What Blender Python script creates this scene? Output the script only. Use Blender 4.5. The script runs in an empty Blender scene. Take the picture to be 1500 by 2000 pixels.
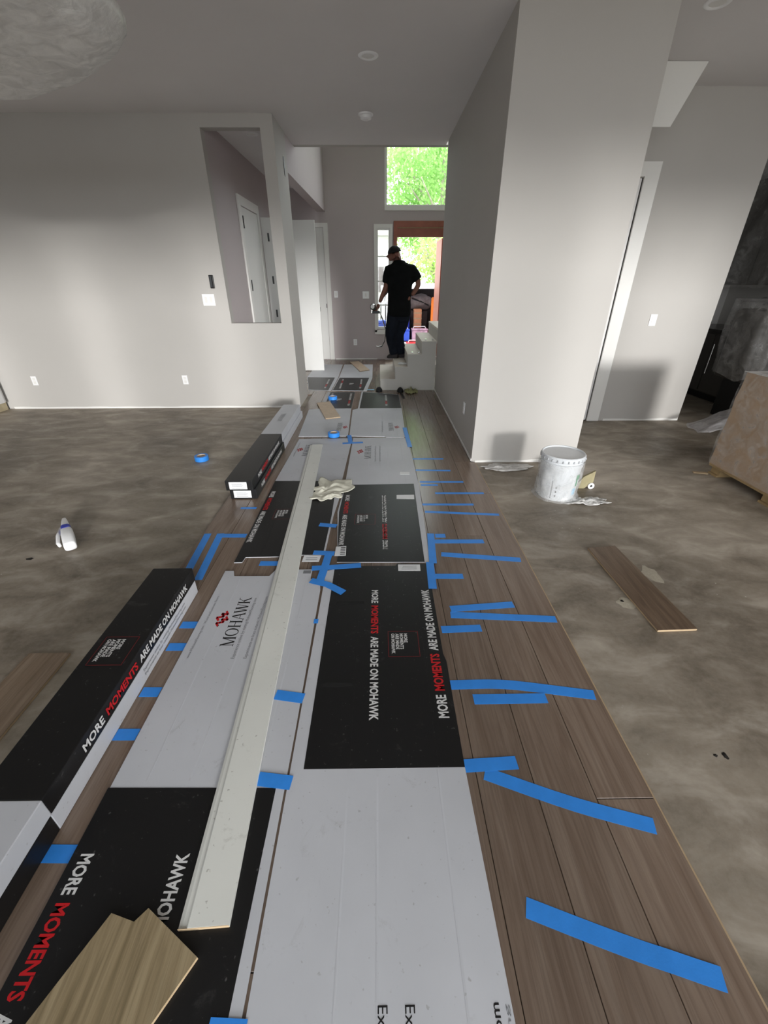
import bpy, bmesh, math, random
from mathutils import Vector, Matrix, noise

random.seed(7)
SC = bpy.context.scene
COL = SC.collection

# ------------------------------------------------------------------ camera
FPX, PITCH, ROLL, YAW, EYE = 812.7, 0.506296, 0.00206, 0.0111848, 1.5
cam_d = bpy.data.cameras.new('camera')
cam = bpy.data.objects.new('camera', cam_d)
COL.objects.link(cam)
cam_d.sensor_fit = 'VERTICAL'
cam_d.sensor_height = 24.0
cam_d.lens = 24.0 * FPX / 2000.0
cam_d.clip_start = 0.02
cam_d.clip_end = 300
cy, sy, cp, sp = math.cos(YAW), math.sin(YAW), math.cos(PITCH), math.sin(PITCH)
fwd = Vector((sy * cp, cy * cp, -sp))
rgt = Vector((cy, -sy, 0))
dwn = Vector((-sy * sp, -cy * sp, -cp))
r2 = math.cos(ROLL) * rgt + math.sin(ROLL) * dwn
d2 = -math.sin(ROLL) * rgt + math.cos(ROLL) * dwn
m = Matrix((r2, -d2, -fwd)).transposed().to_4x4()
m.translation = (0, 0, EYE)
cam.matrix_world = m
SC.camera = cam

# ------------------------------------------------------------------ sky, sun, exposure
SKY = 4.0
world = bpy.data.worlds.new('overcast_sky')
SC.world = world
world.use_nodes = True
bg = world.node_tree.nodes['Background']
bg.inputs[0].default_value = (0.93, 0.97, 1.0, 1)
bg.inputs[1].default_value = SKY

sun_d = bpy.data.lights.new('low_sun', 'SUN')
sun_d.energy = 2.25
sun_d.angle = math.radians(7)
sun_d.color = (1.0, 0.985, 0.96)
sun = bpy.data.objects.new('low_sun', sun_d)
COL.objects.link(sun)
sun.rotation_euler = Vector((-0.32, 1.0, -0.125)).to_track_quat('-Z', 'Y').to_euler()

def portal(name, loc, rot, sx, sy_):
    d = bpy.data.lights.new(name, 'AREA')
    d.shape = 'RECTANGLE'
    d.size, d.size_y = sx, sy_
    d.cycles.is_portal = True
    o = bpy.data.objects.new(name, d)
    COL.objects.link(o)
    o.location = loc
    o.rotation_euler = rot
portal('daylight_portal', (2.2, -3.35, 1.45), (math.radians(90), 0, 0), 9.4, 2.9)
portal('daylight_portal', (1.7, 9.75, 2.75), (math.radians(-90), 0, 0), 3.6, 4.9)

SC.view_settings.view_transform = 'Standard'
SC.view_settings.look = 'None'
SC.view_settings.gamma = 1
SC.view_settings.use_curve_mapping = False
SC.view_settings.exposure = 0.49
SC.render.film_transparent = False
SC.cycles.use_denoising = True
SC.cycles.max_bounces = 10
SC.cycles.diffuse_bounces = 6
SC.cycles.transparent_max_bounces = 24
SC.cycles.sample_clamp_indirect = 8

# ------------------------------------------------------------------ materials
def lin(c):
    return tuple(((v / 255) / 12.92 if v / 255 <= 0.04045 else ((v / 255 + 0.055) / 1.055) ** 2.4) for v in c)

class N:
    """small node builder"""
    def __init__(self, name):
        self.m = bpy.data.materials.new(name)
        self.m.use_nodes = True
        self.t = self.m.node_tree
        self.n, self.l = self.t.nodes, self.t.links
        self.b = self.n['Principled BSDF']
    def node(self, typ, **kw):
        x = self.n.new(typ)
        for k, v in kw.items():
            setattr(x, k, v)
        return x
    def link(self, a, b):
        self.l.new(a, b)
    def coords(self, scale=(1, 1, 1), space='Object', rnd=False):
        tc = self.node('ShaderNodeTexCoord')
        mp = self.node('ShaderNodeMapping')
        mp.inputs['Scale'].default_value = scale
        self.link(tc.outputs[space], mp.inputs['Vector'])
        if rnd:
            oi = self.node('ShaderNodeObjectInfo')
            mu = self.node('ShaderNodeMath', operation='MULTIPLY')
            mu.inputs[1].default_value = 57.0
            self.link(oi.outputs['Random'], mu.inputs[0])
            cx = self.node('ShaderNodeCombineXYZ')
            for i in range(3):
                self.link(mu.outputs[0], cx.inputs[i])
            self.link(cx.outputs[0], mp.inputs['Location'])
        return mp.outputs[0]
    def noise(self, vec, scale=5, detail=4, rough=0.55, dist=0.0):
        x = self.node('ShaderNodeTexNoise')
        x.inputs['Scale'].default_value = scale
        x.inputs['Detail'].default_value = detail
        x.inputs['Roughness'].default_value = rough
        x.inputs['Distortion'].default_value = dist
        self.link(vec, x.inputs['Vector'])
        return x.outputs['Fac']
    def ramp(self, fac, stops):
        r = self.node('ShaderNodeValToRGB')
        e = r.color_ramp.elements
        while len(e) < len(stops):
            e.new(0.5)
        for i, (p, c) in enumerate(stops):
            e[i].position = p
            e[i].color = (*c, 1) if len(c) == 3 else c
        self.link(fac, r.inputs[0])
        return r.outputs[0]
    def mix(self, fac, a, b, mode='MIX'):
        x = self.node('ShaderNodeMix', data_type='RGBA', blend_type=mode)
        if isinstance(fac, (int, float)):
            x.inputs[0].default_value = fac
        else:
            self.link(fac, x.inputs[0])
        for i, v in ((6, a), (7, b)):
            if isinstance(v, tuple):
                x.inputs[i].default_value = (*v, 1) if len(v) == 3 else v
            else:
                self.link(v, x.inputs[i])
        return x.outputs[2]
    def bump(self, h, strength=0.2, dist=0.01):
        x = self.node('ShaderNodeBump')
        x.inputs['Strength'].default_value = strength
        x.inputs['Distance'].default_value = dist
        self.link(h, x.inputs['Height'])
        self.link(x.outputs[0], self.b.inputs['Normal'])
    def set(self, color=None, rough=0.5, metal=0.0, spec=0.5):
        if color is not None:
            if isinstance(color, tuple):
                self.b.inputs['Base Color'].default_value = (*color, 1)
            else:
                self.link(color, self.b.inputs['Base Color'])
        if isinstance(rough, (int, float)):
            self.b.inputs['Roughness'].default_value = rough
        else:
            self.link(rough, self.b.inputs['Roughness'])
        self.b.inputs['Metallic'].default_value = metal
        self.b.inputs['Specular IOR Level'].default_value = spec
        return self.m

def plain(name, rgb, rough=0.5, metal=0.0, var=0.06, scale=9, bump=0.0, spec=0.4, srgb=True):
    k = N(name)
    c = lin(rgb) if srgb else rgb
    v = k.coords()
    f = k.noise(v, scale, 5)
    col = k.ramp(f, [(0.3, tuple(x * (1 - var) for x in c)), (0.7, tuple(min(1, x * (1 + var)) for x in c))])
    if bump:
        k.bump(k.noise(v, scale * 14, 3), bump, 0.004)
    return k.set(col, rough, metal, spec)

M = {}
M['wall'] = plain('wall_paint', (184, 181, 177), 0.75, var=0.015, scale=2, bump=0.04, spec=0.2)
M['wall_mauve_cast'] = plain('wall_paint_light_cast', (186, 177, 178), 0.75, var=0.015, scale=2, bump=0.04, spec=0.2)  # wall paint with the mauve cast of the entry light tinted in
M['ceiling'] = plain('ceiling_paint', (222, 219, 219), 0.85, var=0.015, scale=2, bump=0.05, spec=0.15)
M['trim'] = plain('white_trim_paint', (228, 227, 224), 0.4, var=0.01, scale=3)
M['door'] = plain('white_door_paint', (222, 222, 220), 0.42, var=0.01, scale=3)
M['plastic_white'] = plain('white_plastic', (240, 240, 241), 0.35, var=0.01)
M['black_metal'] = plain('black_hardware', (14, 14, 14), 0.35, var=0.1)
M['black_plastic'] = plain('black_plastic', (20, 20, 21), 0.4, var=0.1)
M['steel'] = plain('brushed_steel', (190, 190, 188), 0.25, metal=1.0, var=0.05)
M['tape'] = plain('blue_masking_tape', (52, 138, 228), 0.42, var=0.06, scale=14, bump=0.05)
M['tape_light'] = plain('pale_blue_tape', (150, 205, 235), 0.45, var=0.05)
M['white_ink'] = plain('white_ink', (212, 212, 212), 0.5, var=0.03, scale=40)
M['red_ink'] = plain('red_ink', (190, 22, 30), 0.5, var=0.06, scale=40)
M['dark_red_ink'] = plain('dark_red_ink', (120, 30, 34), 0.5, var=0.06, scale=40)
M['black_ink'] = plain('black_ink', (24, 24, 26), 0.5, var=0.06, scale=40)
M['grey_ink'] = plain('grey_ink', (118, 120, 124), 0.55, var=0.06, scale=40)
M['label'] = plain('white_label_paper', (225, 226, 228), 0.5, var=0.02, scale=30)
M['skin'] = plain('skin', (126, 84, 70), 0.55, var=0.08)
M['shirt'] = plain('black_shirt_fabric', (19, 20, 21), 0.9, var=0.2, scale=12, bump=0.2, spec=0.1)
M['jeans'] = plain('dark_denim', (28, 32, 40), 0.9, var=0.25, scale=14, bump=0.3, spec=0.1)
M['shoe'] = plain('dark_shoe_leather', (38, 30, 30), 0.6, var=0.15)
M['hair'] = plain('black_hair', (14, 13, 13), 0.8, var=0.2)
M['cream_cloth'] = plain('cream_rag_cloth', (226, 224, 208), 0.85, var=0.06, scale=18, bump=0.2)
M['yellow_cloth'] = plain('dull_yellow_cloth', (150, 150, 108), 0.85, var=0.15, scale=18, bump=0.2)
M['ply'] = plain('plywood_back', (198, 178, 156), 0.7, var=0.08, scale=20)
M['kraft_edge'] = plain('pale_wood_edge', (172, 150, 120), 0.7, var=0.08, scale=30)
M['pallet'] = plain('pallet_wood', (158, 134, 96), 0.8, var=0.2, scale=12, bump=0.2)
M['cab_white'] = plain('white_cabinet_paint', (214, 214, 213), 0.4, var=0.01)
M['cab_wood'] = plain('unfinished_toe_kick', (172, 160, 132), 0.6, var=0.1, scale=20)
M['cab_dark'] = plain('charcoal_cabinet', (70, 67, 63), 0.45, var=0.06)
M['counter'] = plain('dark_countertop', (48, 46, 44), 0.25, var=0.2, scale=40)
M['door_wood'] = plain('reddish_door_wood', (150, 88, 70), 0.45, var=0.12, scale=10)
M['stair'] = plain('stair_drywall', (196, 194, 188), 0.75, var=0.03, scale=4, bump=0.05)
M['tread'] = plain('raw_stair_tread', (214, 206, 196), 0.7, var=0.06, scale=12)
M['van'] = plain('white_van_paint', (236, 237, 240), 0.25, var=0.01)
M['van_glass'] = plain('van_dark_interior', (48, 40, 40), 0.6, var=0.2)
M['orange'] = plain('orange_plastic', (226, 120, 40), 0.45, var=0.1)
M['tan_box'] = plain('tan_cardboard', (196, 138, 104), 0.8, var=0.1)
M['cool_blue'] = plain('blue_cooler_plastic', (60, 92, 205), 0.4, var=0.06)
M['deep_blue'] = plain('deep_blue_plastic', (30, 48, 165), 0.4, var=0.08)
M['red'] = plain('red_plastic', (196, 30, 34), 0.35, var=0.06)
M['grey_bag'] = plain('grey_bag_fabric', (120, 112, 112), 0.9, var=0.2, scale=14, bump=0.3)
M['mauve'] = plain('mauve_cloth', (176, 140, 160), 0.9, var=0.3, scale=9)
M['green_ink'] = plain('green_ink', (40, 150, 92), 0.5, var=0.15, scale=20)
M['rubber'] = plain('black_rubber', (16, 16, 17), 0.7, var=0.15)
M['soil'] = plain('driveway_concrete', (170, 168, 160), 0.9, var=0.15, scale=1.2)
M['patio'] = plain('pale_patio_concrete', (142, 138, 130), 0.9, var=0.05, scale=1.2)
M['grass'] = plain('pale_lawn', (120, 150, 70), 0.95, var=0.4, scale=3)
M['bark'] = plain('tree_bark', (158, 148, 138), 0.9, var=0.3, scale=9, bump=0.4)
M['house'] = plain('neighbour_siding', (226, 224, 220), 0.8, var=0.03, scale=4)
M['card_scrap'] = plain('dull_card', (152, 143, 112), 0.85, var=0.1, scale=20)
M['putty'] = plain('pale_filler', (172, 164, 148), 0.85, var=0.1, scale=60, bump=0.2)
M['soot'] = plain('dark_spatter', (30, 26, 22), 0.8, var=0.2, scale=60)

def leaf_mat(name, rgb):
    k = N(name)
    c = lin(rgb)
    oi = k.coords(space='Object')
    f = k.noise(oi, 1.3, 3)
    col = k.ramp(f, [(0.3, tuple(x * 0.85 for x in c)), (0.7, tuple(min(1, x * 1.25) for x in c))])
    k.link(col, k.b.inputs['Base Color'])
    k.b.inputs['Roughness'].default_value = 0.6
    tr = k.node('ShaderNodeBsdfTranslucent')
    k.link(col, tr.inputs[0])
    mx = k.node('ShaderNodeMixShader')
    mx.inputs[0].default_value = 0.55
    k.link(k.b.outputs[0], mx.inputs[1])
    k.link(tr.outputs[0], mx.inputs[2])
    k.link(mx.outputs[0], k.n['Material Output'].inputs[0])
    return k.m
M['leaf_a'] = leaf_mat('yellow_green_leaf', (180, 210, 128))  # the yellower of the two leaf greens
M['leaf_b'] = leaf_mat('cool_leaf', (160, 198, 124))

def film_mat(name, tint, clear, rough=0.22, bump=0.35):
    """thin builder's plastic: part see-through, part milky and glossy"""
    k = N(name)
    v = k.coords()
    f = k.noise(v, 7, 5, 0.6, 1.5)
    k.bump(f, bump, 0.03)
    k.set(tint, rough, 0, 0.6)
    tr = k.node('ShaderNodeBsdfTransparent')
    r = k.ramp(k.noise(v, 11, 4, 0.6, 0.8), [(0.35, (clear,) * 3), (0.68, (max(0, clear - 0.35),) * 3)])
    mx = k.node('ShaderNodeMixShader')
    k.link(r, mx.inputs[0])
    k.link(k.b.outputs[0], mx.inputs[1])
    k.link(tr.outputs[0], mx.inputs[2])
    k.link(mx.outputs[0], k.n['Material Output'].inputs[0])
    return k.m
M['film'] = film_mat('clear_plastic_film', (0.75, 0.75, 0.75), 0.80)
M['film_sheet'] = film_mat('grey_plastic_film', (0.55, 0.54, 0.56), 0.62, 0.3, 0.2)
M['film_thin'] = film_mat('thin_stretch_film', (0.7, 0.68, 0.66), 0.95, 0.25, 0.2)
M['film_milky'] = film_mat('milky_plastic_film', (0.80, 0.79, 0.77), 0.36, 0.35)
M['film_dark'] = film_mat('smoky_plastic_film', (0.42, 0.41, 0.40), 0.80, 0.18, 0.6)

def glass_mat():
    k = N('window_glass')
    gl = k.node('ShaderNodeBsdfGlossy')
    gl.inputs['Roughness'].default_value = 0.02
    tr = k.node('ShaderNodeBsdfTransparent')
    tr.inputs[0].default_value = (0.96, 0.98, 0.97, 1)
    mx = k.node('ShaderNodeMixShader')
    mx.inputs[0].default_value = 0.06
    k.link(tr.outputs[0], mx.inputs[1])
    k.link(gl.outputs[0], mx.inputs[2])
    k.link(mx.outputs[0], k.n['Material Output'].inputs[0])
    return k.m
M['glass'] = glass_mat()

def concrete_mat():
    k = N('stained_concrete')
    v = k.coords((0.75, 1.1, 1))
    big = k.noise(v, 0.85, 5, 0.58, 0.7)
    mid = k.noise(k.coords((1, 1.8, 1)), 3.2, 6, 0.6, 0.5)
    fine = k.noise(k.coords(), 38, 6, 0.7)
    c1 = k.ramp(big, [(0.32, lin((86, 76, 64))), (0.43, lin((118, 108, 95))), (0.54, lin((152, 142, 128))), (0.68, lin((188, 178, 165)))])
    c2 = k.ramp(mid, [(0.34, lin((84, 74, 60))), (0.51, lin((142, 131, 117))), (0.68, lin((198, 189, 176)))])
    c = k.mix(0.45, c1, c2)
    c = k.mix(k.ramp(fine, [(0.35, (0.0,) * 3), (0.75, (0.22,) * 3)]), c, lin((180, 174, 164)))
    sp = k.node('ShaderNodeTexVoronoi')
    sp.inputs['Scale'].default_value = 17
    k.link(k.coords(), sp.inputs['Vector'])
    dots = k.ramp(sp.outputs['Distance'], [(0.0, (1,) * 3), (0.045, (1,) * 3), (0.075, (0,) * 3)])
    patch = k.ramp(k.noise(k.coords(), 0.9, 3), [(0.52, (0,) * 3), (0.60, (1,) * 3)])
    pm = k.mix(1.0, dots, patch, 'MULTIPLY')
    c = k.mix(pm, c, lin((205, 200, 190)))
    k.bump(mid, 0.12, 0.01)
    return k.set(c, k.ramp(big, [(0.3, (0.42,) * 3), (0.7, (0.7,) * 3)]), 0, 0.4)
M['concrete'] = concrete_mat()

def plank_mat(name, tints, rough=0.27):
    k = N(name)
    oi = k.node('ShaderNodeObjectInfo')
    v = k.coords((9, 0.7, 4), rnd=True)
    g = k.noise(v, 2.0, 7, 0.62, 1.1)
    v2 = k.coords((60, 1.6, 10), rnd=True)
    g2 = k.noise(v2, 2.2, 4, 0.6, 0.4)
    a, b, c = [lin(t) for t in tints]
    col = k.ramp(g, [(0.32, a), (0.5, b), (0.70, c)])
    col = k.mix(k.ramp(g2, [(0.38, (0.30,) * 3), (0.54, (0.0,) * 3)]), col, tuple(x * 0.55 for x in a))
    tone = k.ramp(oi.outputs['Random'], [(0.0, (0.86,) * 3), (1.0, (1.12,) * 3)])
    col = k.mix(1.0, col, tone, 'MULTIPLY')
    k.bump(g2, 0.06, 0.002)
    return k.set(col, rough, 0, 0.5)
M['plank'] = plank_mat('oak_laminate', ((110, 93, 80), (122, 105, 92), (133, 117, 104)))
M['plank_loose'] = plank_mat('brown_oak_laminate', ((124, 104, 84), (142, 123, 104), (160, 141, 122)), 0.4)
M['plank_brown'] = plank_mat('umber_oak_laminate', ((84, 68, 54), (106, 88, 72), (122, 105, 88)), 0.4)
M['plank_sand'] = plank_mat('sandy_oak_laminate', ((112, 98, 72), (142, 126, 98), (160, 145, 116)), 0.45)

def carton_mat(name, rgb, scuff, amt, rough):
    k = N(name)
    v = k.coords(rnd=True)
    c = lin(rgb)
    f = k.noise(v, 2.2, 4)
    col = k.ramp(f, [(0.3, tuple(x * 0.93 for x in c)), (0.7, tuple(min(1, x * 1.05) for x in c))])
    s = k.noise(k.coords(rnd=True), 9, 8, 0.75, 0.6)
    col = k.mix(k.ramp(s, [(0.60, (0,) * 3), (0.80, (amt,) * 3)]), col, lin(scuff))
    sp = k.noise(k.coords(rnd=True), 70, 2, 0.5)
    col = k.mix(k.ramp(sp, [(0.70, (0,) * 3), (0.76, (amt,) * 3)]), col, lin(scuff))
    k.bump(k.noise(k.coords((40, 1, 1)), 4, 2), 0.03, 0.002)
    return k.set(col, rough, 0, 0.35)
M['carton_white'] = carton_mat('white_carton', (192, 194, 200), (120, 116, 112), 0.4, 0.5)
M['carton_black'] = carton_mat('black_printed_carton', (21, 21, 22), (120, 118, 118), 0.30, 0.42)
M['carton_grey'] = carton_mat('pale_grey_card', (176, 178, 182), (120, 116, 112), 0.3, 0.6)  # scuffed pale grey, used on the bucket lid lugs
M['baseboard'] = carton_mat('primed_baseboard', (218, 219, 214), (130, 126, 116), 0.6, 0.45)
M['kraft'] = carton_mat('brown_kraft_wrap', (176, 150, 124), (120, 96, 76), 0.4, 0.6)
M['bucket'] = carton_mat('white_bucket_plastic', (222, 225, 228), (170, 172, 175), 0.4, 0.35)

# ------------------------------------------------------------------ mesh helpers
class MB:
    def __init__(self):
        self.v, self.f = [], []
    def add(self, vs, fs):
        o = len(self.v)
        self.v += [tuple(p) for p in vs]
        self.f += [tuple(i + o for i in q) for q in fs]
        return self
    def box(self, x0, y0, z0, x1, y1, z1):
        x0, x1 = sorted((x0, x1)); y0, y1 = sorted((y0, y1)); z0, z1 = sorted((z0, z1))
        v = [(x0, y0, z0), (x1, y0, z0), (x1, y1, z0), (x0, y1, z0), (x0, y0, z1), (x1, y0, z1), (x1, y1, z1), (x0, y1, z1)]
        return self.add(v, [(0, 3, 2, 1), (4, 5, 6, 7), (0, 1, 5, 4), (1, 2, 6, 5), (2, 3, 7, 6), (3, 0, 4, 7)])
    def prism(self, poly, z0, z1, axis='z'):
        """poly: 2-D outline counter-clockwise; extruded along axis"""
        a = sum(poly[i][0] * poly[(i + 1) % len(poly)][1] - poly[(i + 1) % len(poly)][0] * poly[i][1] for i in range(len(poly)))
        if a < 0:
            poly = poly[::-1]
        n = len(poly)
        def P(p, h):
            return (p[0], p[1], h) if axis == 'z' else ((p[0], h, p[1]) if axis == 'y' else (h, p[0], p[1]))
        v = [P(p, z0) for p in poly] + [P(p, z1) for p in poly]
        f = [tuple(range(n - 1, -1, -1)), tuple(range(n, 2 * n))] + [(i, (i + 1) % n, n + (i + 1) % n, n + i) for i in range(n)]
        if axis == 'y':
            f = [q[::-1] for q in f]
        return self.add(v, f)
    def lathe(self, prof, c=(0, 0, 0), n=32, cap=True):
        v, f = [], []
        for r, z in prof:
            for k in range(n):
                a = 2 * math.pi * k / n
                v.append((c[0] + r * math.cos(a), c[1] + r * math.sin(a), c[2] + z))
        for i in range(len(prof) - 1):
            for k in range(n):
                f.append((i * n + k, i * n + (k + 1) % n, (i + 1) * n + (k + 1) % n, (i + 1) * n + k))
        if cap:
            f.append(tuple(range(n - 1, -1, -1)))
            f.append(tuple((len(prof) - 1) * n + k for k in range(n)))
        return self.add(v, f)
    def tube(self, pts, r, n=8):
        pts = [Vector(p) for p in pts]
        rs = r if isinstance(r, (list, tuple)) else [r] * len(pts)
        v, f = [], []
        a = None
        for i, p in enumerate(pts):
            t = (pts[min(i + 1, len(pts) - 1)] - pts[max(i - 1, 0)]).normalized()
            if a is None:
                a = t.cross(Vector((0, 0, 1)) if abs(t.z) < 0.9 else Vector((0, 1, 0)))
            else:
                a = a - t * a.dot(t)
            a.normalize()
            b = t.cross(a)
            for k in range(n):
                q = 2 * math.pi * k / n
                v.append(p + rs[i] * (math.cos(q) * a + math.sin(q) * b))
        for i in range(len(pts) - 1):
            for k in range(n):
                f.append((i * n + k, i * n + (k + 1) % n, (i + 1) * n + (k + 1) % n, (i + 1) * n + k))
        f.append(tuple(range(n - 1, -1, -1)))
        f.append(tuple((len(pts) - 1) * n + k for k in range(n)))
        return self.add(v, f)
    def ribbon(self, pts, w, z, t=0.0004):
        """flat strip following 2-D points"""
        L, R = [], []
        for i, p in enumerate(pts):
            a, b = pts[max(i - 1, 0)], pts[min(i + 1, len(pts) - 1)]
            d = Vector((b[0] - a[0], b[1] - a[1], 0)).normalized()
            nx, ny = -d.y * w / 2, d.x * w / 2
            zz = z[i] if isinstance(z, (list, tuple)) else z
            L.append((p[0] + nx, p[1] + ny, zz)); R.append((p[0] - nx, p[1] - ny, zz))
        n = len(pts)
        top = [(x, y, z_ + t) for x, y, z_ in L + R]
        v = L + R + top
        f = []
        for i in range(n - 1):
            f += [(2 * n + n + i, 2 * n + n + i + 1, 2 * n + i + 1, 2 * n + i), (i, i + 1, n + i + 1, n + i)]
            f += [(i, 2 * n + i, 2 * n + i + 1, i + 1), (n + i, n + i + 1, 3 * n + i + 1, 3 * n + i)]
        f += [(0, n, 3 * n, 2 * n), (n - 1, 2 * n + n - 1, 3 * n + n - 1, n + n - 1)]
        return self.add(v, f)

def setp(o, label=None, cat=None, group=None, kind=None):
    if label: o['label'] = label
    if cat: o['category'] = cat
    if group: o['group'] = group
    if kind: o['kind'] = kind
    return o

def origin_of(p):
    v = Vector((0, 0, 0))
    while p is not None:
        v += Vector(p.location)
        p = p.parent
    return v

def mesh(name, mb, mt, parent=None, bevel=0.0, smooth=False, base=None, world=True):
    """link one mesh object; coordinates in mb are world ones (world=True) or the parent's own"""
    me = bpy.data.meshes.new(name)
    off = origin_of(parent) if (world and parent is not None) else Vector((0, 0, 0))
    if base is not None:
        off = off + Vector(base) if parent is None else off
    vs = [tuple(Vector(p) - off) for p in mb.v]
    me.from_pydata(vs, [], mb.f)
    me.materials.append(mt)
    o = bpy.data.objects.new(name, me)
    COL.objects.link(o)
    if parent is not None:
        o.parent = parent
    elif base is not None:
        o.location = base
    if smooth:
        me.shade_smooth()
    if bevel:
        b = o.modifiers.new('bevel', 'BEVEL')
        b.width = bevel
        b.segments = 2
        b.limit_method = 'ANGLE'
    return o

def thing(name, label, cat, loc=(0, 0, 0), rotz=0.0, group=None, kind=None):
    o = bpy.data.objects.new(name, None)
    o.empty_display_size = 0.1
    COL.objects.link(o)
    o.location = loc
    o.rotation_euler = (0, 0, rotz)
    return setp(o, label, cat, group, kind)

def struct(name, mb, mt, parent=None, bevel=0.0):
    o = mesh(name, mb, mt, parent, bevel)
    if parent is None:
        o['kind'] = 'structure'
    return o

def text_mesh(s, size, bold=0.0):
    c = bpy.data.curves.new('lettering', 'FONT')
    c.body = s
    c.size = size
    c.offset = bold * size
    c.resolution_u = 2
    t = bpy.data.objects.new('lettering', c)
    COL.objects.link(t)
    dg = bpy.context.evaluated_depsgraph_get()
    me = bpy.data.meshes.new_from_object(t.evaluated_get(dg))
    bpy.data.objects.remove(t)
    bpy.data.curves.remove(c)
    return me

def lettering(s, parent, at, direc, up, length=None, size=0.03, bold=0.02, mt='white_ink', name='lettering', mono=None):
    """flat print: baseline starts at `at` (world), runs along direc"""
    me = mono if mono is not None else text_mesh(s, size, bold)
    xs = [v.co.x for v in me.vertices]
    ys = [v.co.y for v in me.vertices]
    x0, w = min(xs), max(xs) - min(xs)
    k = (length / w) if length else 1.0
    d, u = Vector(direc).normalized(), Vector(up).normalized()
    off = origin_of(parent)
    inv = Matrix.Rotation(-parent.rotation_euler.z, 3, 'Z') if parent.parent is None else Matrix.Identity(3)
    for v in me.vertices:
        p = Vector(at) + d * ((v.co.x - x0) * k) + u * v.co.y
        v.co = inv @ (p - off)
    me.materials.clear()
    me.materials.append(M[mt])
    o = bpy.data.objects.new(name, me)
    COL.objects.link(o)
    o.parent = parent
    return o, w * k

# serif capitals for the printed wordmark, each on a unit-height cell: strokes as quads
def serif_word(word, h):
    mb = MB()
    T, t = 0.15, 0.055
    def quad(a, b, w):
        a, b = Vector((*a, 0)), Vector((*b, 0))
        n = Vector((w / 2, 0, 0))
        mb.add([(a - n), (a + n), (b + n), (b - n)], [(0, 1, 2, 3)])
    def bar(x0, x1, y, th):
        mb.add([(x0, y, 0), (x1, y, 0), (x1, y + th, 0), (x0, y + th, 0)], [(0, 1, 2, 3)])
    pen = 0.0
    for ch in word:
        s0 = len(mb.v)
        if ch == 'M':
            quad((0.12, 0), (0.12, 1), t); quad((0.88, 0), (0.88, 1), T); quad((0.12, 1), (0.48, 0), T); quad((0.48, 0), (0.86, 1), t)
            for x, w in ((0.12, 0.13), (0.88, 0.15)):
                bar(x - w, x + w, 0, 0.04)
            bar(0.0, 0.22, 0.96, 0.04); bar(0.80, 1.02, 0.96, 0.04); adv = 1.08
        elif ch == 'O':
            n = 28
            for k in range(n):
                a0, a1 = 2 * math.pi * k / n, 2 * math.pi * (k + 1) / n
                P = lambda a, rx, ry: (0.44 + rx * math.cos(a), 0.5 + ry * math.sin(a), 0)
                mb.add([P(a0, 0.30, 0.47), P(a0, 0.44, 0.52), P(a1, 0.44, 0.52), P(a1, 0.30, 0.47)], [(0, 1, 2, 3)])
            adv = 0.96
        elif ch == 'H':
            quad((0.16, 0), (0.16, 1), T); quad((0.70, 0), (0.70, 1), T); bar(0.16, 0.70, 0.49, 0.05)
            for x in (0.16, 0.70):
                bar(x - 0.15, x + 0.15, 0, 0.04); bar(x - 0.15, x + 0.15, 0.96, 0.04)
            adv = 0.92
        elif ch == 'A':
            quad((0.06, 0), (0.40, 1), t); quad((0.76, 0), (0.42, 1), T); bar(0.18, 0.62, 0.33, 0.045)
            bar(-0.04, 0.18, 0, 0.04); bar(0.60, 0.92, 0, 0.04); adv = 0.88
        elif ch == 'W':
            quad((0.30, 0), (0.06, 1), T); quad((0.32, 0), (0.58, 1), t); quad((0.78, 0), (0.54, 1), T); quad((0.80, 0), (1.08, 1), t)
            bar(-0.08, 0.22, 0.96, 0.04); bar(0.42, 0.70, 0.96, 0.04); bar(0.97, 1.18, 0.96, 0.04); adv = 1.16
        else:  # K
            quad((0.16, 0), (0.16, 1), T); quad((0.22, 0.42), (0.66, 1), t); quad((0.72, 0), (0.36, 0.60), T)
            bar(0.01, 0.31, 0, 0.04); bar(0.01, 0.31, 0.96, 0.04); bar(0.54, 0.80, 0.96, 0.04); bar(0.58, 0.90, 0, 0.04); adv = 0.92
        for i in range(s0, len(mb.v)):
            x, y, z = mb.v[i]
            mb.v[i] = ((x + pen) * h, y * h, z)
        pen += adv
    me = bpy.data.meshes.new('wordmark')
    me.from_pydata(mb.v, [], mb.f)
    return me

def emblem_mesh(h):
    """the two interlocked red zigzag strokes"""
    mb = MB()
    for ox, oy in ((0, 0), (0.42, 0.16)):
        pts = [(0.0, 0.62), (0.22, 0.86), (0.30, 0.34), (0.52, 0.58), (0.46, 0.10), (0.70, 0.30)]
        for i in range(len(pts) - 1):
            a, b = pts[i], pts[i + 1]
            d = Vector((b[0] - a[0], b[1] - a[1])).normalized()
            nx, ny = -d.y * 0.075, d.x * 0.075
            e = 0.03
            a2 = (a[0] - d.x * e, a[1] - d.y * e); b2 = (b[0] + d.x * e, b[1] + d.y * e)
            mb.add([((q[0] + ox) * h, (q[1] + oy) * h, 0) for q in ((a2[0] - nx, a2[1] - ny), (b2[0] - nx, b2[1] - ny), (b2[0] + nx, b2[1] + ny), (a2[0] + nx, a2[1] + ny))], [(0, 1, 2, 3)])
    me = bpy.data.meshes.new('emblem')
    me.from_pydata(mb.v, [], mb.f)
    return me

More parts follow.
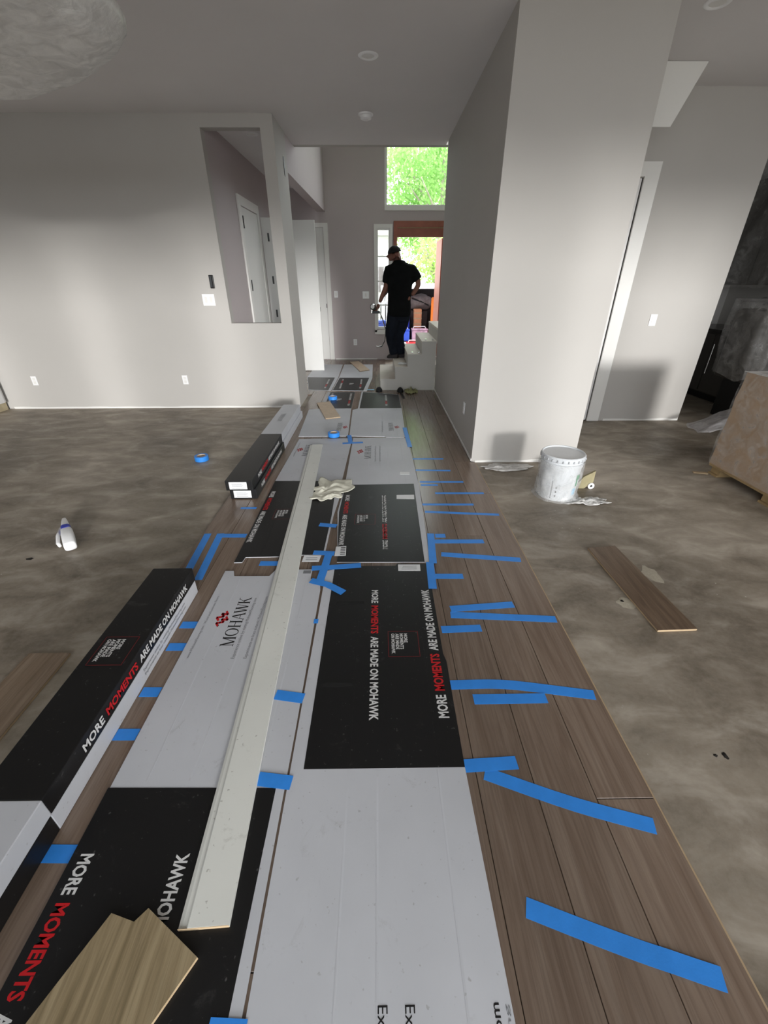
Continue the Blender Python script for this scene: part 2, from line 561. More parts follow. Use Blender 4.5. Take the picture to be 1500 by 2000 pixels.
def crumple(cx, cy_, z0, rx, ry, h, seed, n=16, tilt=0.0, ragged=0.25, fold=3.2, thick=0.004):
    """a closed, wrinkled sheet: two skins of a noisy patch"""
    mb = MB()
    top, bot = [], []
    for i in range(n + 1):
        for j in range(n + 1):
            u, v = i / n * 2 - 1, j / n * 2 - 1
            k = max(abs(u), abs(v))
            l = math.hypot(u, v)
            s = k / l if l > 0 else 1
            u2, v2 = u * (0.5 + 0.5 * s), v * (0.5 + 0.5 * s)
            a = math.atan2(v, u)
            rg = 1 + ragged * noise.noise(Vector((math.cos(a) * 2 + seed, math.sin(a) * 2, seed)))
            x, y = cx + rx * u2 * rg, cy_ + ry * v2 * rg
            nz = abs(noise.noise(Vector((u2 * fold + seed, v2 * fold, seed * 1.7)))) + 0.5 * abs(noise.noise(Vector((u2 * fold * 2.3, v2 * fold * 2.3 + seed, 3.1))))
            z = z0 + h * nz * (1.15 - 0.75 * k) + tilt * (u2 + 1) * 0.5
            top.append((x, y, z + thick)); bot.append((x, y, z))
    W = n + 1
    off = len(top)
    f = []
    for i in range(n):
        for j in range(n):
            a, b, c, d = i * W + j, (i + 1) * W + j, (i + 1) * W + j + 1, i * W + j + 1
            f.append((a, b, c, d)); f.append((off + a, off + d, off + c, off + b))
    ring = [i * W for i in range(W)] + [n * W + j for j in range(1, W)] + [i * W + n for i in range(n - 1, -1, -1)] + [j for j in range(n - 1, 0, -1)]
    for q in range(len(ring)):
        a, b = ring[q], ring[(q + 1) % len(ring)]
        f.append((a, off + a, off + b, b))
    return mb.add(top + bot, f)

# ------------------------------------------------------------------ the shell
CEIL, FTOP = 2.995, 5.2
struct('floor', MB().box(-5.7, -3.4, -0.15, 7.2, 9.8, 0.0), M['concrete'])

# laid laminate planks: eleven rows, each plank its own piece
wood = thing('floor_laminate', 'wide grey-brown oak laminate planks laid down the middle of the concrete slab', None, (0, 0, 0), kind='structure')
PW, PL, G = 0.19, 2.25, 0.0022
def plank_mesh(x0, x1, y0, y1, top=0.012):
    b = 0.0012
    mb = MB()
    v = [(x0, y0, 0.0006), (x1, y0, 0.0006), (x1, y1, 0.0006), (x0, y1, 0.0006),
         (x0, y0, top - b), (x1, y0, top - b), (x1, y1, top - b), (x0, y1, top - b),
         (x0 + b, y0 + b, top), (x1 - b, y0 + b, top), (x1 - b, y1 - b, top), (x0 + b, y1 - b, top)]
    f = [(0, 3, 2, 1), (8, 9, 10, 11)]
    for i in range(4):
        j = (i + 1) % 4
        f += [(i, j, 4 + j, 4 + i), (4 + i, 4 + j, 8 + j, 8 + i)]
    return mb.add(v, f)
def lay(x0, x1, y0, y1):
    me_ = plank_mesh(x0, x1, y0, y1)
    cx, cyy = (x0 + x1) / 2, (y0 + y1) / 2
    me_.v = [(a - cx, b - cyy, c) for a, b, c in me_.v]
    o = mesh('plank', me_, M['plank'], wood, world=False)
    o.location = (cx, cyy, 0)
starts = [0.73, 0.10, 1.52, -0.35, 0.9, 1.9, 0.35, 1.2, -0.1, 0.62, 1.7, 0.2, 1.1, 0.5, 1.9]
for r in range(15):
    xr = 0.895 - r * PW
    xl = xr - PW
    y = starts[r] - PL * 2
    while y < 9.55:
        a, b = max(y, -0.6), min(y + PL, 9.55)
        y += PL
        segs = [(a, b, xl, xr)]
        if r == 0:
            segs = [(a, min(b, 3.64), xl, xr), (max(a, 3.64), min(b, 6.6), xl, 0.855)]
        elif r <= 3:
            segs = [(a, min(b, 6.6), xl, xr)]
        elif r >= 10:
            segs = [(a, min(b, 5.655), xl, xr)] if r == 10 else []
            segs.append((max(a, 6.345), b, xl, xr))
            if r == 14:
                segs = [(max(a, 6.345), b, max(xl, -1.88), xr)]
        for s0, s1, p, q in segs:
            if s1 - s0 > 0.03 and q - p > 0.02:
                lay(p + G / 2, q - G / 2, s0 + G / 2, s1 - G / 2)
    if r == 4:
        pass
mesh('edge_tongue', MB().box(0.8955, -0.6, 0.001, 0.901, 3.64, 0.0075), M['kraft_edge'], wood)

# left wall with its tall pass-through opening and the stub beside it
w = MB()
w.box(-5.7, 5.67, 0, -1.822, 5.79, CEIL + 0.1)
w.box(-1.822, 5.67, 0, -1.205, 5.79, 1.047)
w.box(-1.822, 5.67, 2.885, -1.205, 5.79, CEIL + 0.1)
w.box(-1.205, 5.67, 0, -1.07, 6.33, CEIL + 0.1)
struct('wall_left', w, M['wall'])
# beam carrying the tall foyer wall on the left
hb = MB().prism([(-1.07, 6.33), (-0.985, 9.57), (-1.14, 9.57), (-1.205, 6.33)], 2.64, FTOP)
struct('wall_foyer_left', hb, M['wall_mauve_cast'])
struct('wall_hall', MB().box(-2.05, 5.79, 0, -1.822, 9.57, CEIL + 0.1), M['wall_mauve_cast'])
# far wall with clerestory, sidelight and entrance openings
Y0, Y1 = 9.57, 9.72
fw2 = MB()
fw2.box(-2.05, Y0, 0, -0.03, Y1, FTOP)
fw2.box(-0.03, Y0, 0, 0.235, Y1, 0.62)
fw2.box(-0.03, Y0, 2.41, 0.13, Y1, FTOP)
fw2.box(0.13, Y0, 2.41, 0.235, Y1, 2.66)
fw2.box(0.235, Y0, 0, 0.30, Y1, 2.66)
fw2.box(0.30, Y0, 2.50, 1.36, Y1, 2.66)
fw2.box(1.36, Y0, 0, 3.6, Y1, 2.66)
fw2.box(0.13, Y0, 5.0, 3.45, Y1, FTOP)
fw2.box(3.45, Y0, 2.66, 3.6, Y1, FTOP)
struct('wall_far', fw2, M['wall_mauve_cast'])
struct('wall_foyer_right', MB().box(3.6, 6.62, 0, 3.72, 9.72, FTOP), M['wall'])
struct('wall_foyer_front', MB().box(-1.2, 6.79, CEIL + 0.001, 3.6, 6.90, FTOP), M['wall'])
# corridor wall block whose end is the broad white pillar
struct('wall_corridor', MB().box(0.866, 3.665, 0, 1.842, 6.60, CEIL + 0.1), M['wall'])
struct('wall_stair_back', MB().box(1.842, 6.50, 0, 3.6, 6.60, CEIL + 0.1), M['wall'])
# right wall with a cased door half hidden behind the pillar
rw = MB()
rw.box(1.842, 4.98, 2.36, 2.58, 5.10, CEIL + 0.1)
rw.box(2.58, 4.98, 0, 3.665, 5.10, CEIL + 0.1)
rw.box(3.55, 5.10, 0, 3.665, 7.0, CEIL + 0.1)
struct('wall_right', rw, M['wall'])
struct('wall_kitchen', MB().box(5.25, 4.2, 0, 5.4, 7.1, CEIL + 0.1).box(3.55, 7.0, 0, 5.4, 7.1, CEIL + 0.1), M['wall'])
struct('wall_east', MB().box(7.0, -3.4, 0, 7.15, 4.2, CEIL + 0.1).box(5.25, 4.1, 0, 7.0, 4.2, CEIL + 0.1), M['wall'])
struct('wall_west', MB().box(-5.7, -3.4, 0, -5.55, 5.67, CEIL + 0.1), M['wall'])
# wall behind the camera: wide glazed opening with posts
bw = MB()
bw.box(-5.7, -3.4, 0, -2.9, -3.2, CEIL + 0.1)
bw.box(6.5, -3.4, 0, 7.15, -3.2, CEIL + 0.1)
bw.box(-2.9, -3.4, 2.9, 6.5, -3.2, CEIL + 0.1)
for x in (-1.46, 0.14, 1.74, 3.34, 4.94):
    bw.box(x - 0.11, -3.4, 0, x + 0.11, -3.2, 2.9)
struct('wall_rear', bw, M['wall'])

c = MB()
c.box(-5.7, -3.4, CEIL, 7.15, 5.67, CEIL + 0.15)
c.box(-1.07, 5.67, CEIL, 0.866, 6.79, CEIL + 0.15)
c.box(-2.05, 5.79, CEIL, -1.205, 9.6, CEIL + 0.15)
c.box(1.842, 5.10, CEIL, 5.4, 7.1, CEIL + 0.15)
struct('ceiling', c, M['ceiling'])
struct('ceiling_foyer', MB().box(-1.2, 6.79, FTOP, 3.72, 9.72, FTOP + 0.1), M['ceiling'])
# boxed bulkhead beside the pillar
bk = MB()
bk.add([(1.842, 4.50, 2.606), (2.412, 4.50, 2.606), (2.586, 4.50, CEIL - 0.002), (1.842, 4.50, CEIL - 0.002),
        (1.842, 4.975, 2.78), (2.412, 4.975, 2.78), (2.586, 4.975, CEIL - 0.002), (1.842, 4.975, CEIL - 0.002)],
       [(0, 1, 2, 3), (7, 6, 5, 4), (4, 5, 1, 0), (5, 6, 2, 1), (6, 7, 3, 2), (7, 4, 0, 3)])
struct('trim_bulkhead', bk, M['trim'])

# thin masked paint line / plastic edge at the wall foot
def base_strip(name, x0, x1, y, seed):
    mb = MB()
    n = 60
    pts = []
    for i in range(n + 1):
        x = x0 + (x1 - x0) * i / n
        pts.append((x, 0.022 + 0.012 * noise.noise(Vector((x * 3, seed, 0)))))
    pts += [(x1, 0.0), (x0, 0.0)]
    mb.prism(pts, y - 0.006, y, 'y')
    return struct(name, mb, M['trim'])
base_strip('baseboard_left', -4.93, -1.07, 5.6695, 2.0)
base_strip('baseboard_pillar', 0.90, 1.84, 3.6645, 5.0)
base_strip('baseboard_right', 2.74, 3.66, 4.9795, 9.0)
struct('baseboard_corridor', MB().box(0.858, 3.665, 0.0125, 0.8655, 6.60, 0.035), M['trim'])
struct('baseboard_far', MB().box(-0.93, 9.555, 0.0125, -0.03, 9.5695, 0.035), M['trim'])

# ------------------------------------------------------------------ windows and entrance
w1 = struct('window_1', MB().box(0.13, 9.535, 2.66, 3.45, 9.5695, 2.74), M['trim'])      # stool
setp(w1)
mesh('frame', MB().box(0.13, 9.58, 2.74, 0.175, 9.66, 5.0), M['trim'], w1)
mesh('frame', MB().box(0.175, 9.58, 2.70, 3.41, 9.66, 2.75), M['trim'], w1)
mesh('frame', MB().box(3.41, 9.58, 2.70, 3.45, 9.66, 5.0), M['trim'], w1)
mesh('frame', MB().box(0.175, 9.58, 4.95, 3.41, 9.66, 5.0), M['trim'], w1)
mesh('pane', MB().box(0.175, 9.615, 2.75, 3.41, 9.621, 4.95), M['glass'], w1)  # hidden top and right of this window enlarged to brighten the foyer
w2 = struct('window_2', MB().box(-0.075, 9.545, 2.385, 0.28, 9.5695, 2.45), M['trim'])
mesh('casing', MB().box(-0.075, 9.545, 0.56, -0.03, 9.5695, 2.385), M['trim'], w2)
mesh('casing', MB().box(0.235, 9.545, 0.56, 0.28, 9.5695, 2.385), M['trim'], w2)
mesh('casing', MB().box(-0.075, 9.545, 0.52, 0.28, 9.5695, 0.60), M['trim'], w2)
for q in ((-0.03, 0.62, 0.0, 2.41), (0.205, 0.62, 0.235, 2.41), (0.0, 0.62, 0.205, 0.66), (0.0, 2.36, 0.205, 2.41)):
    mesh('frame', MB().box(q[0], 9.59, q[1], q[2], 9.65, q[3]), M['trim'], w2)
for z in (1.07, 1.50, 1.93):
    mesh('muntin', MB().box(0.0, 9.605, z - 0.011, 0.205, 9.635, z + 0.011), M['trim'], w2)
for z0, z1 in ((0.66, 1.059), (1.081, 1.489), (1.511, 1.919), (1.941, 2.36)):
    mesh('pane', MB().box(0.0, 9.617, z0, 0.205, 9.622, z1), M['glass'], w2)
d1 = struct('door_1', MB().box(0.301, 9.54, 2.40, 1.359, 9.70, 2.499), M['door_wood'])
mesh('jamb', MB().box(0.301, 9.54, 0.0, 0.372, 9.70, 2.40), M['door_wood'], d1)
mesh('jamb', MB().box(1.288, 9.54, 0.0, 1.359, 9.70, 2.40), M['door_wood'], d1)
mesh('transom_bar', MB().box(0.372, 9.585, 2.245, 1.288, 9.66, 2.385), M['door_wood'], d1)
mesh('stop_strip', MB().box(0.372, 9.57, 2.385, 1.288, 9.60, 2.40), M['kraft_edge'], d1)
mesh('threshold', MB().box(0.372, 9.54, 0.0, 1.288, 9.74, 0.03), M['steel'], d1)
# the open door leaf outside, swung back
leaf = MB().box(1.262, 9.745, 0.04, 1.306, 10.62, 2.24)
mesh('door_leaf', leaf, M['door_wood'], d1)

# hall doors seen through the pass-through
def hall_door(idx, y0, y1, ztop):
    d = struct('door_%d' % idx, MB().box(-1.8215, y0, ztop, -1.799, y1, ztop + 0.11), M['trim'])
    mesh('casing', MB().box(-1.8215, y0, 0.013, -1.799, y0 + 0.10, ztop), M['trim'], d)
    mesh('casing', MB().box(-1.8215, y1 - 0.10, 0.013, -1.799, y1, ztop), M['trim'], d)
    mesh('door_leaf', MB().box(-1.8215, y0 + 0.11, 0.02, -1.811, y1 - 0.11, ztop - 0.01), M['door'], d)
    return d
d2_ = hall_door(2, 6.66, 7.72, 2.38)
for z, yy in ((2.20, 6.80), (1.45, 6.80)):
    mesh('hinge', MB().box(-1.8105, yy - 0.012, z - 0.07, -1.797, yy + 0.012, z + 0.07), M['black_metal'], d2_)
lf = thing('door_leaf_open', 'white hall door ajar behind the pass-through with three black hinges', 'door', (-1.80, 7.78, 0.013))
mesh('slab', MB().prism([(-1.80, 7.775), (-1.42, 7.858), (-1.428, 7.896), (-1.808, 7.813)], 0.02, 2.36), M['door'], lf, bevel=0.002)
for z in (2.105, 1.52, 1.03):
    mesh('hinge', MB().prism([(-1.722, 7.7905), (-1.698, 7.7957), (-1.699, 7.7907), (-1.723, 7.7855)], z - 0.055, z + 0.055), M['black_metal'], lf)
d3_ = thing('closet_door', 'tall plain white door slab standing open past the wall stub', 'door', (-1.35, 8.25, 0.013))
mesh('slab', MB().box(-1.70, 8.235, 0.02, -1.035, 8.275, 2.375), M['door'], d3_, bevel=0.002)
mesh('latch', MB().box(-1.0349, 8.245, 1.03, -1.032, 8.265, 1.10), M['black_metal'], d3_)
d4_ = struct('door_4', MB().box(-1.45, 9.55, 2.40, -0.955, 9.5695, 2.47), M['trim'])
mesh('casing', MB().box(-1.045, 9.55, 0.013, -0.955, 9.5695, 2.40), M['trim'], d4_)
mesh('door_leaf', MB().box(-1.45, 9.562, 0.02, -1.052, 9.5695, 2.395), M['door'], d4_)
mesh('latch', MB().box(-1.066, 9.556, 1.02, -1.054, 9.562, 1.10), M['black_metal'], d4_)
# cased door in the right wall
d5_ = struct('door_5', MB().box(1.845, 4.958, 2.365, 2.672, 4.9795, 2.475), M['trim'])
mesh('casing', MB().box(2.535, 4.958, 0.002, 2.672, 4.9795, 2.365), M['trim'], d5_)
mesh('door_leaf', MB().box(1.85, 4.985, 0.01, 2.527, 5.02, 2.355), M['door'], d5_)

# ------------------------------------------------------------------ stairs
st = thing('staircase', 'unfinished staircase with pale raw treads rising to the right by the entrance', 'stairs', (0.6, 7.2, 0.013))
RX = [(0.022, 0.262), (0.25, 0.47), (0.436, 0.70), (0.645, 0.88), (0.865, 1.15), (1.10, 1.4)]
for i, (xa, xb) in enumerate(RX[:5]):
    z0, z1 = 0.013 + 0.0, 0.18 * (i + 1)
    xe = RX[i + 1][0]
    mesh('riser', MB().box(xa, 6.64, z0 if i < 1 else 0.18 * i - 0.02, xa + 0.03, 7.82, z1 - 0.03), M['stair'], st)
    mesh('tread', MB().box(xa - 0.004, 6.622, z1 - 0.03, xe + 0.03, 7.83, z1), M['tread'], st, bevel=0.003)
    sx1 = xe if i < 4 else 1.4
    mesh('stringer', MB().box(xa, 6.615, 0.013, min(sx1, 0.862) if i < 4 else 0.863, 6.64, z1 - 0.001), M['stair'], st) if xa < 0.86 else None
mesh('block', MB().box(0.022, 7.82, 0.013, 1.4, 7.90, 0.18), M['stair'], st)
for xx, zz in ((0.50, 0.54), (0.60, 0.54), (0.70, 0.72), (0.80, 0.72)):
    mesh('bracket', MB().box(xx, 6.70, zz - 0.001, xx + 0.022, 6.76, zz + 0.02), M['steel'], st)

# ------------------------------------------------------------------ wall plates, detectors, downlights
def plate(label, cat, name, cx, y, cz, w, h, toggles, group=None, mt='plastic_white'):
    t = thing(name, label, cat, (cx, y, cz), group=group)
    mesh('cover', MB().box(cx - w / 2, y - 0.007, cz - h / 2, cx + w / 2, y - 0.0006, cz + h / 2), M[mt], t, bevel=0.002)
    for dx, dz, kind in toggles:
        mesh('socket' if kind == 's' else 'rocker', MB().box(cx + dx - 0.014, y - 0.0105, cz + dz - (0.016 if kind == 's' else 0.032), cx + dx + 0.014, y - 0.0071, cz + dz + (0.016 if kind == 's' else 0.032)), M['trim'], t)
    return t
SO = [(0, 0.022, 's'), (0, -0.022, 's')]
plate('white outlet low on the left wall, near the white cabinet', 'outlet', 'wall_outlet', -4.52, 5.67, 0.365, 0.07, 0.115, SO)
plate('white outlet low on the left wall, below the double switch plate', 'outlet', 'wall_outlet', -2.55, 5.67, 0.37, 0.07, 0.115, SO)
plate('wide white switch plate on the left wall under the black control', 'switch', 'switch_plate', -2.05, 5.67, 1.307, 0.145, 0.125, [(-0.03, 0, 'r'), (0.03, 0, 'r')])
plate('white switch plate on the short right wall above a block shadow', 'switch', 'switch_plate', 3.01, 4.98, 1.122, 0.075, 0.115, [(0, 0, 'r')])
plate('small white switch plate on the far wall beside the hall door casing', 'switch', 'switch_plate', -0.86, 9.57, 1.27, 0.075, 0.12, [(0, 0, 'r')])
plate('white outlet low on the far wall left of the man', 'outlet', 'wall_outlet', -0.50, 9.57, 0.36, 0.075, 0.12, SO)
t = plate('square white wall box cover left of the sidelight window', 'cover plate', 'box_cover', -0.255, 9.57, 1.255, 0.13, 0.13, [(0, 0, 'r')])
# outlet on the corridor wall
t = thing('wall_outlet', 'white outlet low on the shaded corridor wall near the pillar corner', 'outlet', (0.866, 4.2, 0.37))
mesh('cover', MB().box(0.8585, 4.165, 0.315, 0.8652, 4.235, 0.43), M['plastic_white'], t, bevel=0.002)
mesh('socket', MB().box(0.856, 4.186, 0.385, 0.8584, 4.214, 0.415), M['trim'], t)
mesh('socket', MB().box(0.856, 4.186, 0.335, 0.8584, 4.214, 0.365), M['trim'], t)
t = thing('wall_control', 'slim black wall control above the wide switch plate on the left wall', 'remote', (-1.972, 5.67, 1.5))
mesh('body', MB().box(-1.997, 5.645, 1.43, -1.947, 5.6695, 1.57), M['black_plastic'], t, bevel=0.006)
mesh('face', MB().box(-1.990, 5.643, 1.44, -1.968, 5.6448, 1.56), plain('smoked_face', (70, 72, 74), 0.2), t)

t = thing('wall_sensor', 'thin dark slot high on the corridor face of the wall stub', 'sensor', (-1.07, 6.10, 2.66))
mesh('slot', MB().box(-1.0695, 6.085, 2.57, -1.064, 6.125, 2.74), M['black_plastic'], t, bevel=0.002)
mesh('rim', MB().box(-1.0695, 6.126, 2.56, -1.066, 6.134, 2.75), M['steel'], t)

def downlight(x, y, label):
    t = thing('recessed_downlight', label, 'ceiling light', (x, y, CEIL))
    mesh('trim_ring', MB().lathe([(0.046, -0.002), (0.052, -0.009), (0.068, -0.008), (0.078, -0.001)], (x, y, CEIL), 36, cap=False), M['plastic_white'], t, smooth=True)
    mesh('baffle', MB().lathe([(0.0005, -0.0015), (0.047, -0.003)], (x, y, CEIL), 36, cap=False), M['trim'], t, smooth=True)
downlight(-0.063, 4.43, 'white recessed downlight in the ceiling over the corridor, unlit')
downlight(2.10, 3.73, 'white recessed downlight in the ceiling right of the pillar, unlit')
downlight(-1.45, 6.35, 'white recessed downlight in the hall ceiling beyond the pass-through')
t = thing('smoke_detector', 'round white smoke detector on the corridor ceiling behind the downlight', 'smoke detector', (-0.115, 5.68, CEIL))
mesh('base', MB().lathe([(0.075, -0.001), (0.075, -0.014), (0.06, -0.017)], (-0.115, 5.68, CEIL), 32), M['plastic_white'], t, smooth=False)
mesh('sensor_cap', MB().lathe([(0.056, -0.017), (0.054, -0.042), (0.035, -0.050), (0.001, -0.051)], (-0.115, 5.68, CEIL), 32), M['plastic_white'], t, smooth=False)

# ------------------------------------------------------------------ flattened flooring cartons
DN, UPW = (0, -1, 0), (0, 1, 0)
SLOGAN = [('MORE', 'white_ink'), ('MOMENTS', 'red_ink'), ('ARE MADE ON MOHAWK', 'white_ink')]
def slogan(parent, x, y0, y1, z, down, size, skip=0.0):
    """MORE MOMENTS ARE MADE ON MOHAWK along Y between y0 (start) and y1 (end)"""
    L = abs(y1 - y0)
    parts = [(0.0, 0.135, 0), (0.160, 0.255, 1), (0.440, 0.560, 2)]
    for s, l, k in parts:
        d = DN if down else UPW
        yy = y0 + (-1 if down else 1) * s * L
        up = (1, 0, 0) if down else (-1, 0, 0)
        xx = x - size * 0.35 if down else x + size * 0.35
        lettering(SLOGAN[k][0], parent, (xx, yy, z), d, up, l * L, size, 0.03, SLOGAN[k][1], 'slogan_lettering')
def motto_box(parent, x0, x1, y0, y1, z):
    """red outlined square with the four short lines, read downwards"""
    t_ = 0.0022
    fr = MB()
    fr.add([(x0, y0, z), (x1, y0, z), (x1, y0 + t_, z), (x0, y0 + t_, z)], [(0, 1, 2, 3)])
    fr.add([(x0, y1 - t_, z), (x1, y1 - t_, z), (x1, y1, z), (x0, y1, z)], [(0, 1, 2, 3)])
    fr.add([(x0, y0, z), (x0 + t_, y0, z), (x0 + t_, y1, z), (x0, y1, z)], [(0, 1, 2, 3)])
    fr.add([(x1 - t_, y0, z), (x1, y0, z), (x1, y1, z), (x1 - t_, y1, z)], [(0, 1, 2, 3)])
    mesh('red_outline', fr, M['dark_red_ink'], parent)
    H = y1 - y0
    for i, (s, k) in enumerate((('MORE', 0.36), ('MOMENTS', 0.62), ('ARE MADE', 0.62), ('ON MOHAWK', 0.78))):
        lettering(s, parent, (x0 + (x1 - x0) * (0.53 - 0.14 * i), y1 - 0.10 * H, z), DN, (1, 0, 0), k * H, 0.022, 0.03, 'white_ink', 'motto_lettering')

ZC = 0.0128      # carton underside on the planks
def carton(name, label, white_poly, black_poly=None, z=ZC, creases=(), group='flattened flooring cartons'):
    xs = [p[0] for p in white_poly]; ys = [p[1] for p in white_poly]
    t = thing(name, label, 'carton', ((min(xs) + max(xs)) / 2, (min(ys) + max(ys)) / 2, z))
    t['group'] = group
    mesh('card_sheet', MB().prism(white_poly, z, z + 0.0035), M['carton_white'], t)
    if black_poly:
        mesh('black_panel', MB().prism(black_poly, z + 0.0035, z + 0.0041), M['carton_black'], t)
    for x, y0, y1 in creases:
        black = black_poly and min(p[1] for p in black_poly) - 0.01 < (y0 + y1) / 2 < max(p[1] for p in black_poly) + 0.01
        zz = z + (0.0041 if black else 0.0035)
        mesh('crease', MB().prism([(x - 0.003, y0), (x + 0.003, y0), (x + 0.003, y1), (x - 0.003, y1)], zz, zz + 0.0004), M['carton_black' if black else 'carton_white'], t)
    return t
ZB, ZW = ZC + 0.0045, ZC + 0.0039

# A: right-hand carton nearest the camera
A = carton('flattened_carton', 'nearest white carton with a black printed half, right of the long gap',
           [(-0.318, -0.35), (0.302, -0.35), (0.301, 0.26), (0.290, 0.84), (0.292, 1.30), (0.283, 1.34), (0.284, 2.03), (0.10, 2.035), (0.09, 2.012), (-0.115, 2.012), (-0.12, 2.03), (-0.27, 2.03), (-0.282, 1.98), (-0.318, 1.97)],
           [(-0.272, 0.835), (0.290, 0.835), (0.292, 1.30), (0.283, 1.34), (0.284, 2.03), (0.10, 2.035), (0.09, 2.012), (-0.115, 2.012), (-0.12, 2.03), (-0.27, 2.03)],
           creases=[(-0.115, -0.35, 0.83), (-0.015, -0.35, 0.83), (0.195, -0.35, 0.83), (-0.115, 0.84, 2.0), (0.03, 0.84, 2.0), (0.20, 0.84, 2.0)])
slogan(A, -0.030, 1.79, 1.015, ZB, True, 0.048)
slogan(A, 0.243, 1.022, 1.79, ZB, False, 0.056)
motto_box(A, 0.034, 0.178, 1.325, 1.482, ZB)
lettering('Experience online', A, (-0.014, 0.292, ZW), DN, (1, 0, 0), None, 0.034, 0.0, 'black_ink', 'small_print')
lettering('Experimente en', A, (0.050, 0.292, ZW), DN, (1, 0, 0), None, 0.034, 0.0, 'black_ink', 'small_print')
lettering('visiting MohawkFlooring.com', A, (0.270, -0.12, ZW), UPW, (-1, 0, 0), 0.413, 0.028, 0.01, 'black_ink', 'small_print')
lettering('flooring', A, (0.292, 0.15, ZW), UPW, (-1, 0, 0), 0.14, 0.014, 0.0, 'grey_ink', 'small_print')
mesh('shipping_label', MB().prism([(0.105, 1.963), (0.235, 1.961), (0.237, 2.022), (0.106, 2.024)], ZB - 0.0003, ZB + 0.0003), M['label'], A)
for k in range(3):
    mesh('label_line', MB().prism([(0.125 + 0.004 * k, 1.978 + 0.013 * k), (0.215, 1.978 + 0.013 * k), (0.215, 1.981 + 0.013 * k), (0.125 + 0.004 * k, 1.981 + 0.013 * k)], ZB + 0.0004, ZB + 0.0006), M['grey_ink'], A)

for x0_, x1_, y_ in ((-0.235, -0.085, 1.69), (0.266, 0.284, 1.70), (-0.25, -0.12, 1.18)):
    mesh('hand_slot', MB().prism([(x0_, y_ - 0.012), (x1_, y_ - 0.008), (x1_ - 0.004, y_ + 0.010), (x0_ + 0.004, y_ + 0.012)], ZB - 0.0003, ZB + 0.0002), M['rubber'], A)
# B: second right-hand carton
B = carton('flattened_carton', 'second carton on the right, black printed part towards the camera, white beyond',
           [(-0.262, 2.055), (0.30, 2.048), (0.328, 3.16), (0.325, 3.18), (0.302, 4.32), (-0.283, 4.335), (-0.29, 3.16), (-0.312, 2.68), (-0.29, 2.42)],
           [(-0.262, 2.056), (0.268, 2.049), (0.285, 3.16), (-0.284, 3.145), (-0.30, 2.68), (-0.285, 2.42)],
           creases=[(-0.115, 2.07, 3.13), (0.03, 2.07, 3.13), (0.20, 2.07, 3.13), (-0.1, 3.17, 4.3), (0.08, 3.17, 4.3), (0.22, 3.17, 4.3)])
slogan(B, -0.252, 2.955, 2.235, ZB, True, 0.044)
slogan(B, 0.032, 2.19, 2.95, ZB, False, 0.044)
motto_box(B, -0.179, -0.034, 2.498, 2.645, ZB)
mesh('tape_patch', MB().prism([(0.131, 2.885), (0.268, 2.878), (0.272, 2.952), (0.133, 2.950)], ZB - 0.0003, ZB + 0.0004), M['label'], B)
mesh('small_label', MB().prism([(0.178, 3.355), (0.262, 3.350), (0.266, 3.405), (0.180, 3.408)], ZW - 0.0003, ZW + 0.0003), M['label'], B)
mesh('barcode_label', MB().prism([(-0.283, 2.118), (-0.213, 2.122), (-0.217, 2.228), (-0.282, 2.222)], ZB - 0.0003, ZB + 0.0003), M['label'], B)
for k in range(5):
    mesh('barcode_bar', MB().prism([(-0.250, 2.132 + k * 0.018), (-0.220, 2.134 + k * 0.018), (-0.220, 2.142 + k * 0.018), (-0.250, 2.140 + k * 0.018)], ZB + 0.0004, ZB + 0.0006), M['black_ink'], B)

def logo(parent, x, y0, length, h, z, down=False, emblem=True):
    d = DN if down else UPW
    up = (1, 0, 0) if down else (-1, 0, 0)
    lettering(None, parent, (x, y0, z), d, up, length, mono=serif_word('MOHAWK', h), mt='black_ink', name='wordmark')
    if emblem:
        s = 1 if down else -1
        lettering(None, parent, (x + s * h * 1.15, y0 - s * length * 0.36, z), d, up, length * 0.34, mono=emblem_mesh(h * 1.05), mt='red_ink', name='emblem')
def small_lines(parent, x, y0, length, z, s, down=False, size=0.022):
    lettering(s, parent, (x, y0, z), DN if down else UPW, (1, 0, 0) if down else (-1, 0, 0), length, size, 0.0, 'grey_ink', 'small_print')
logo(B, -0.085, 3.73, 0.36, 0.062, ZW)
small_lines(B, -0.035, 3.66, 0.42, ZW, 'Experience online by visiting MohawkFlooring.com')
small_lines(B, 0.01, 3.66, 0.42, ZW, 'Experimente en linea visitando MohawkFlooring.com')

# C: left-hand carton nearest the camera, under the baseboard
Cc = carton('flattened_carton', 'nearest carton left of the gap, white with the wordmark, black towards the camera',
           [(-0.915, -0.35), (-0.330, -0.35), (-0.327, 0.28), (-0.326, 1.0), (-0.332, 1.80), (-0.34, 1.86), (-0.40, 1.90), (-0.40, 1.985), (-0.615, 1.985), (-0.640, 1.925), (-0.842, 1.927), (-0.860, 1.978), (-0.909, 1.978)],
           [(-0.915, -0.35), (-0.362, -0.35), (-0.355, 0.775), (-0.918, 0.783)],
           creases=[(-0.80, 0.80, 1.9), (-0.655, 0.80, 1.9), (-0.42, 0.80, 1.88)])
logo(Cc, -0.690, 1.398, 0.345, 0.062, ZW)
small_lines(Cc, -0.662, 1.325, 0.41, ZW, 'Experience online by visiting MohawkFlooring.com')
small_lines(Cc, -0.606, 1.325, 0.42, ZW, 'Experimente en linea visitando MohawkFlooring.com')
small_lines(Cc, -0.868, 1.33, 0.42, ZW, 'www.MohawkFlooring.com   Wood and Laminate Floors', size=0.018)
slogan(Cc, -0.872, 0.598, -0.10, ZB, True, 0.052)
slogan(Cc, -0.590, -0.14, 0.596, ZB, False, 0.052)
motto_box(Cc, -0.812, -0.672, 0.135, 0.288, ZB)
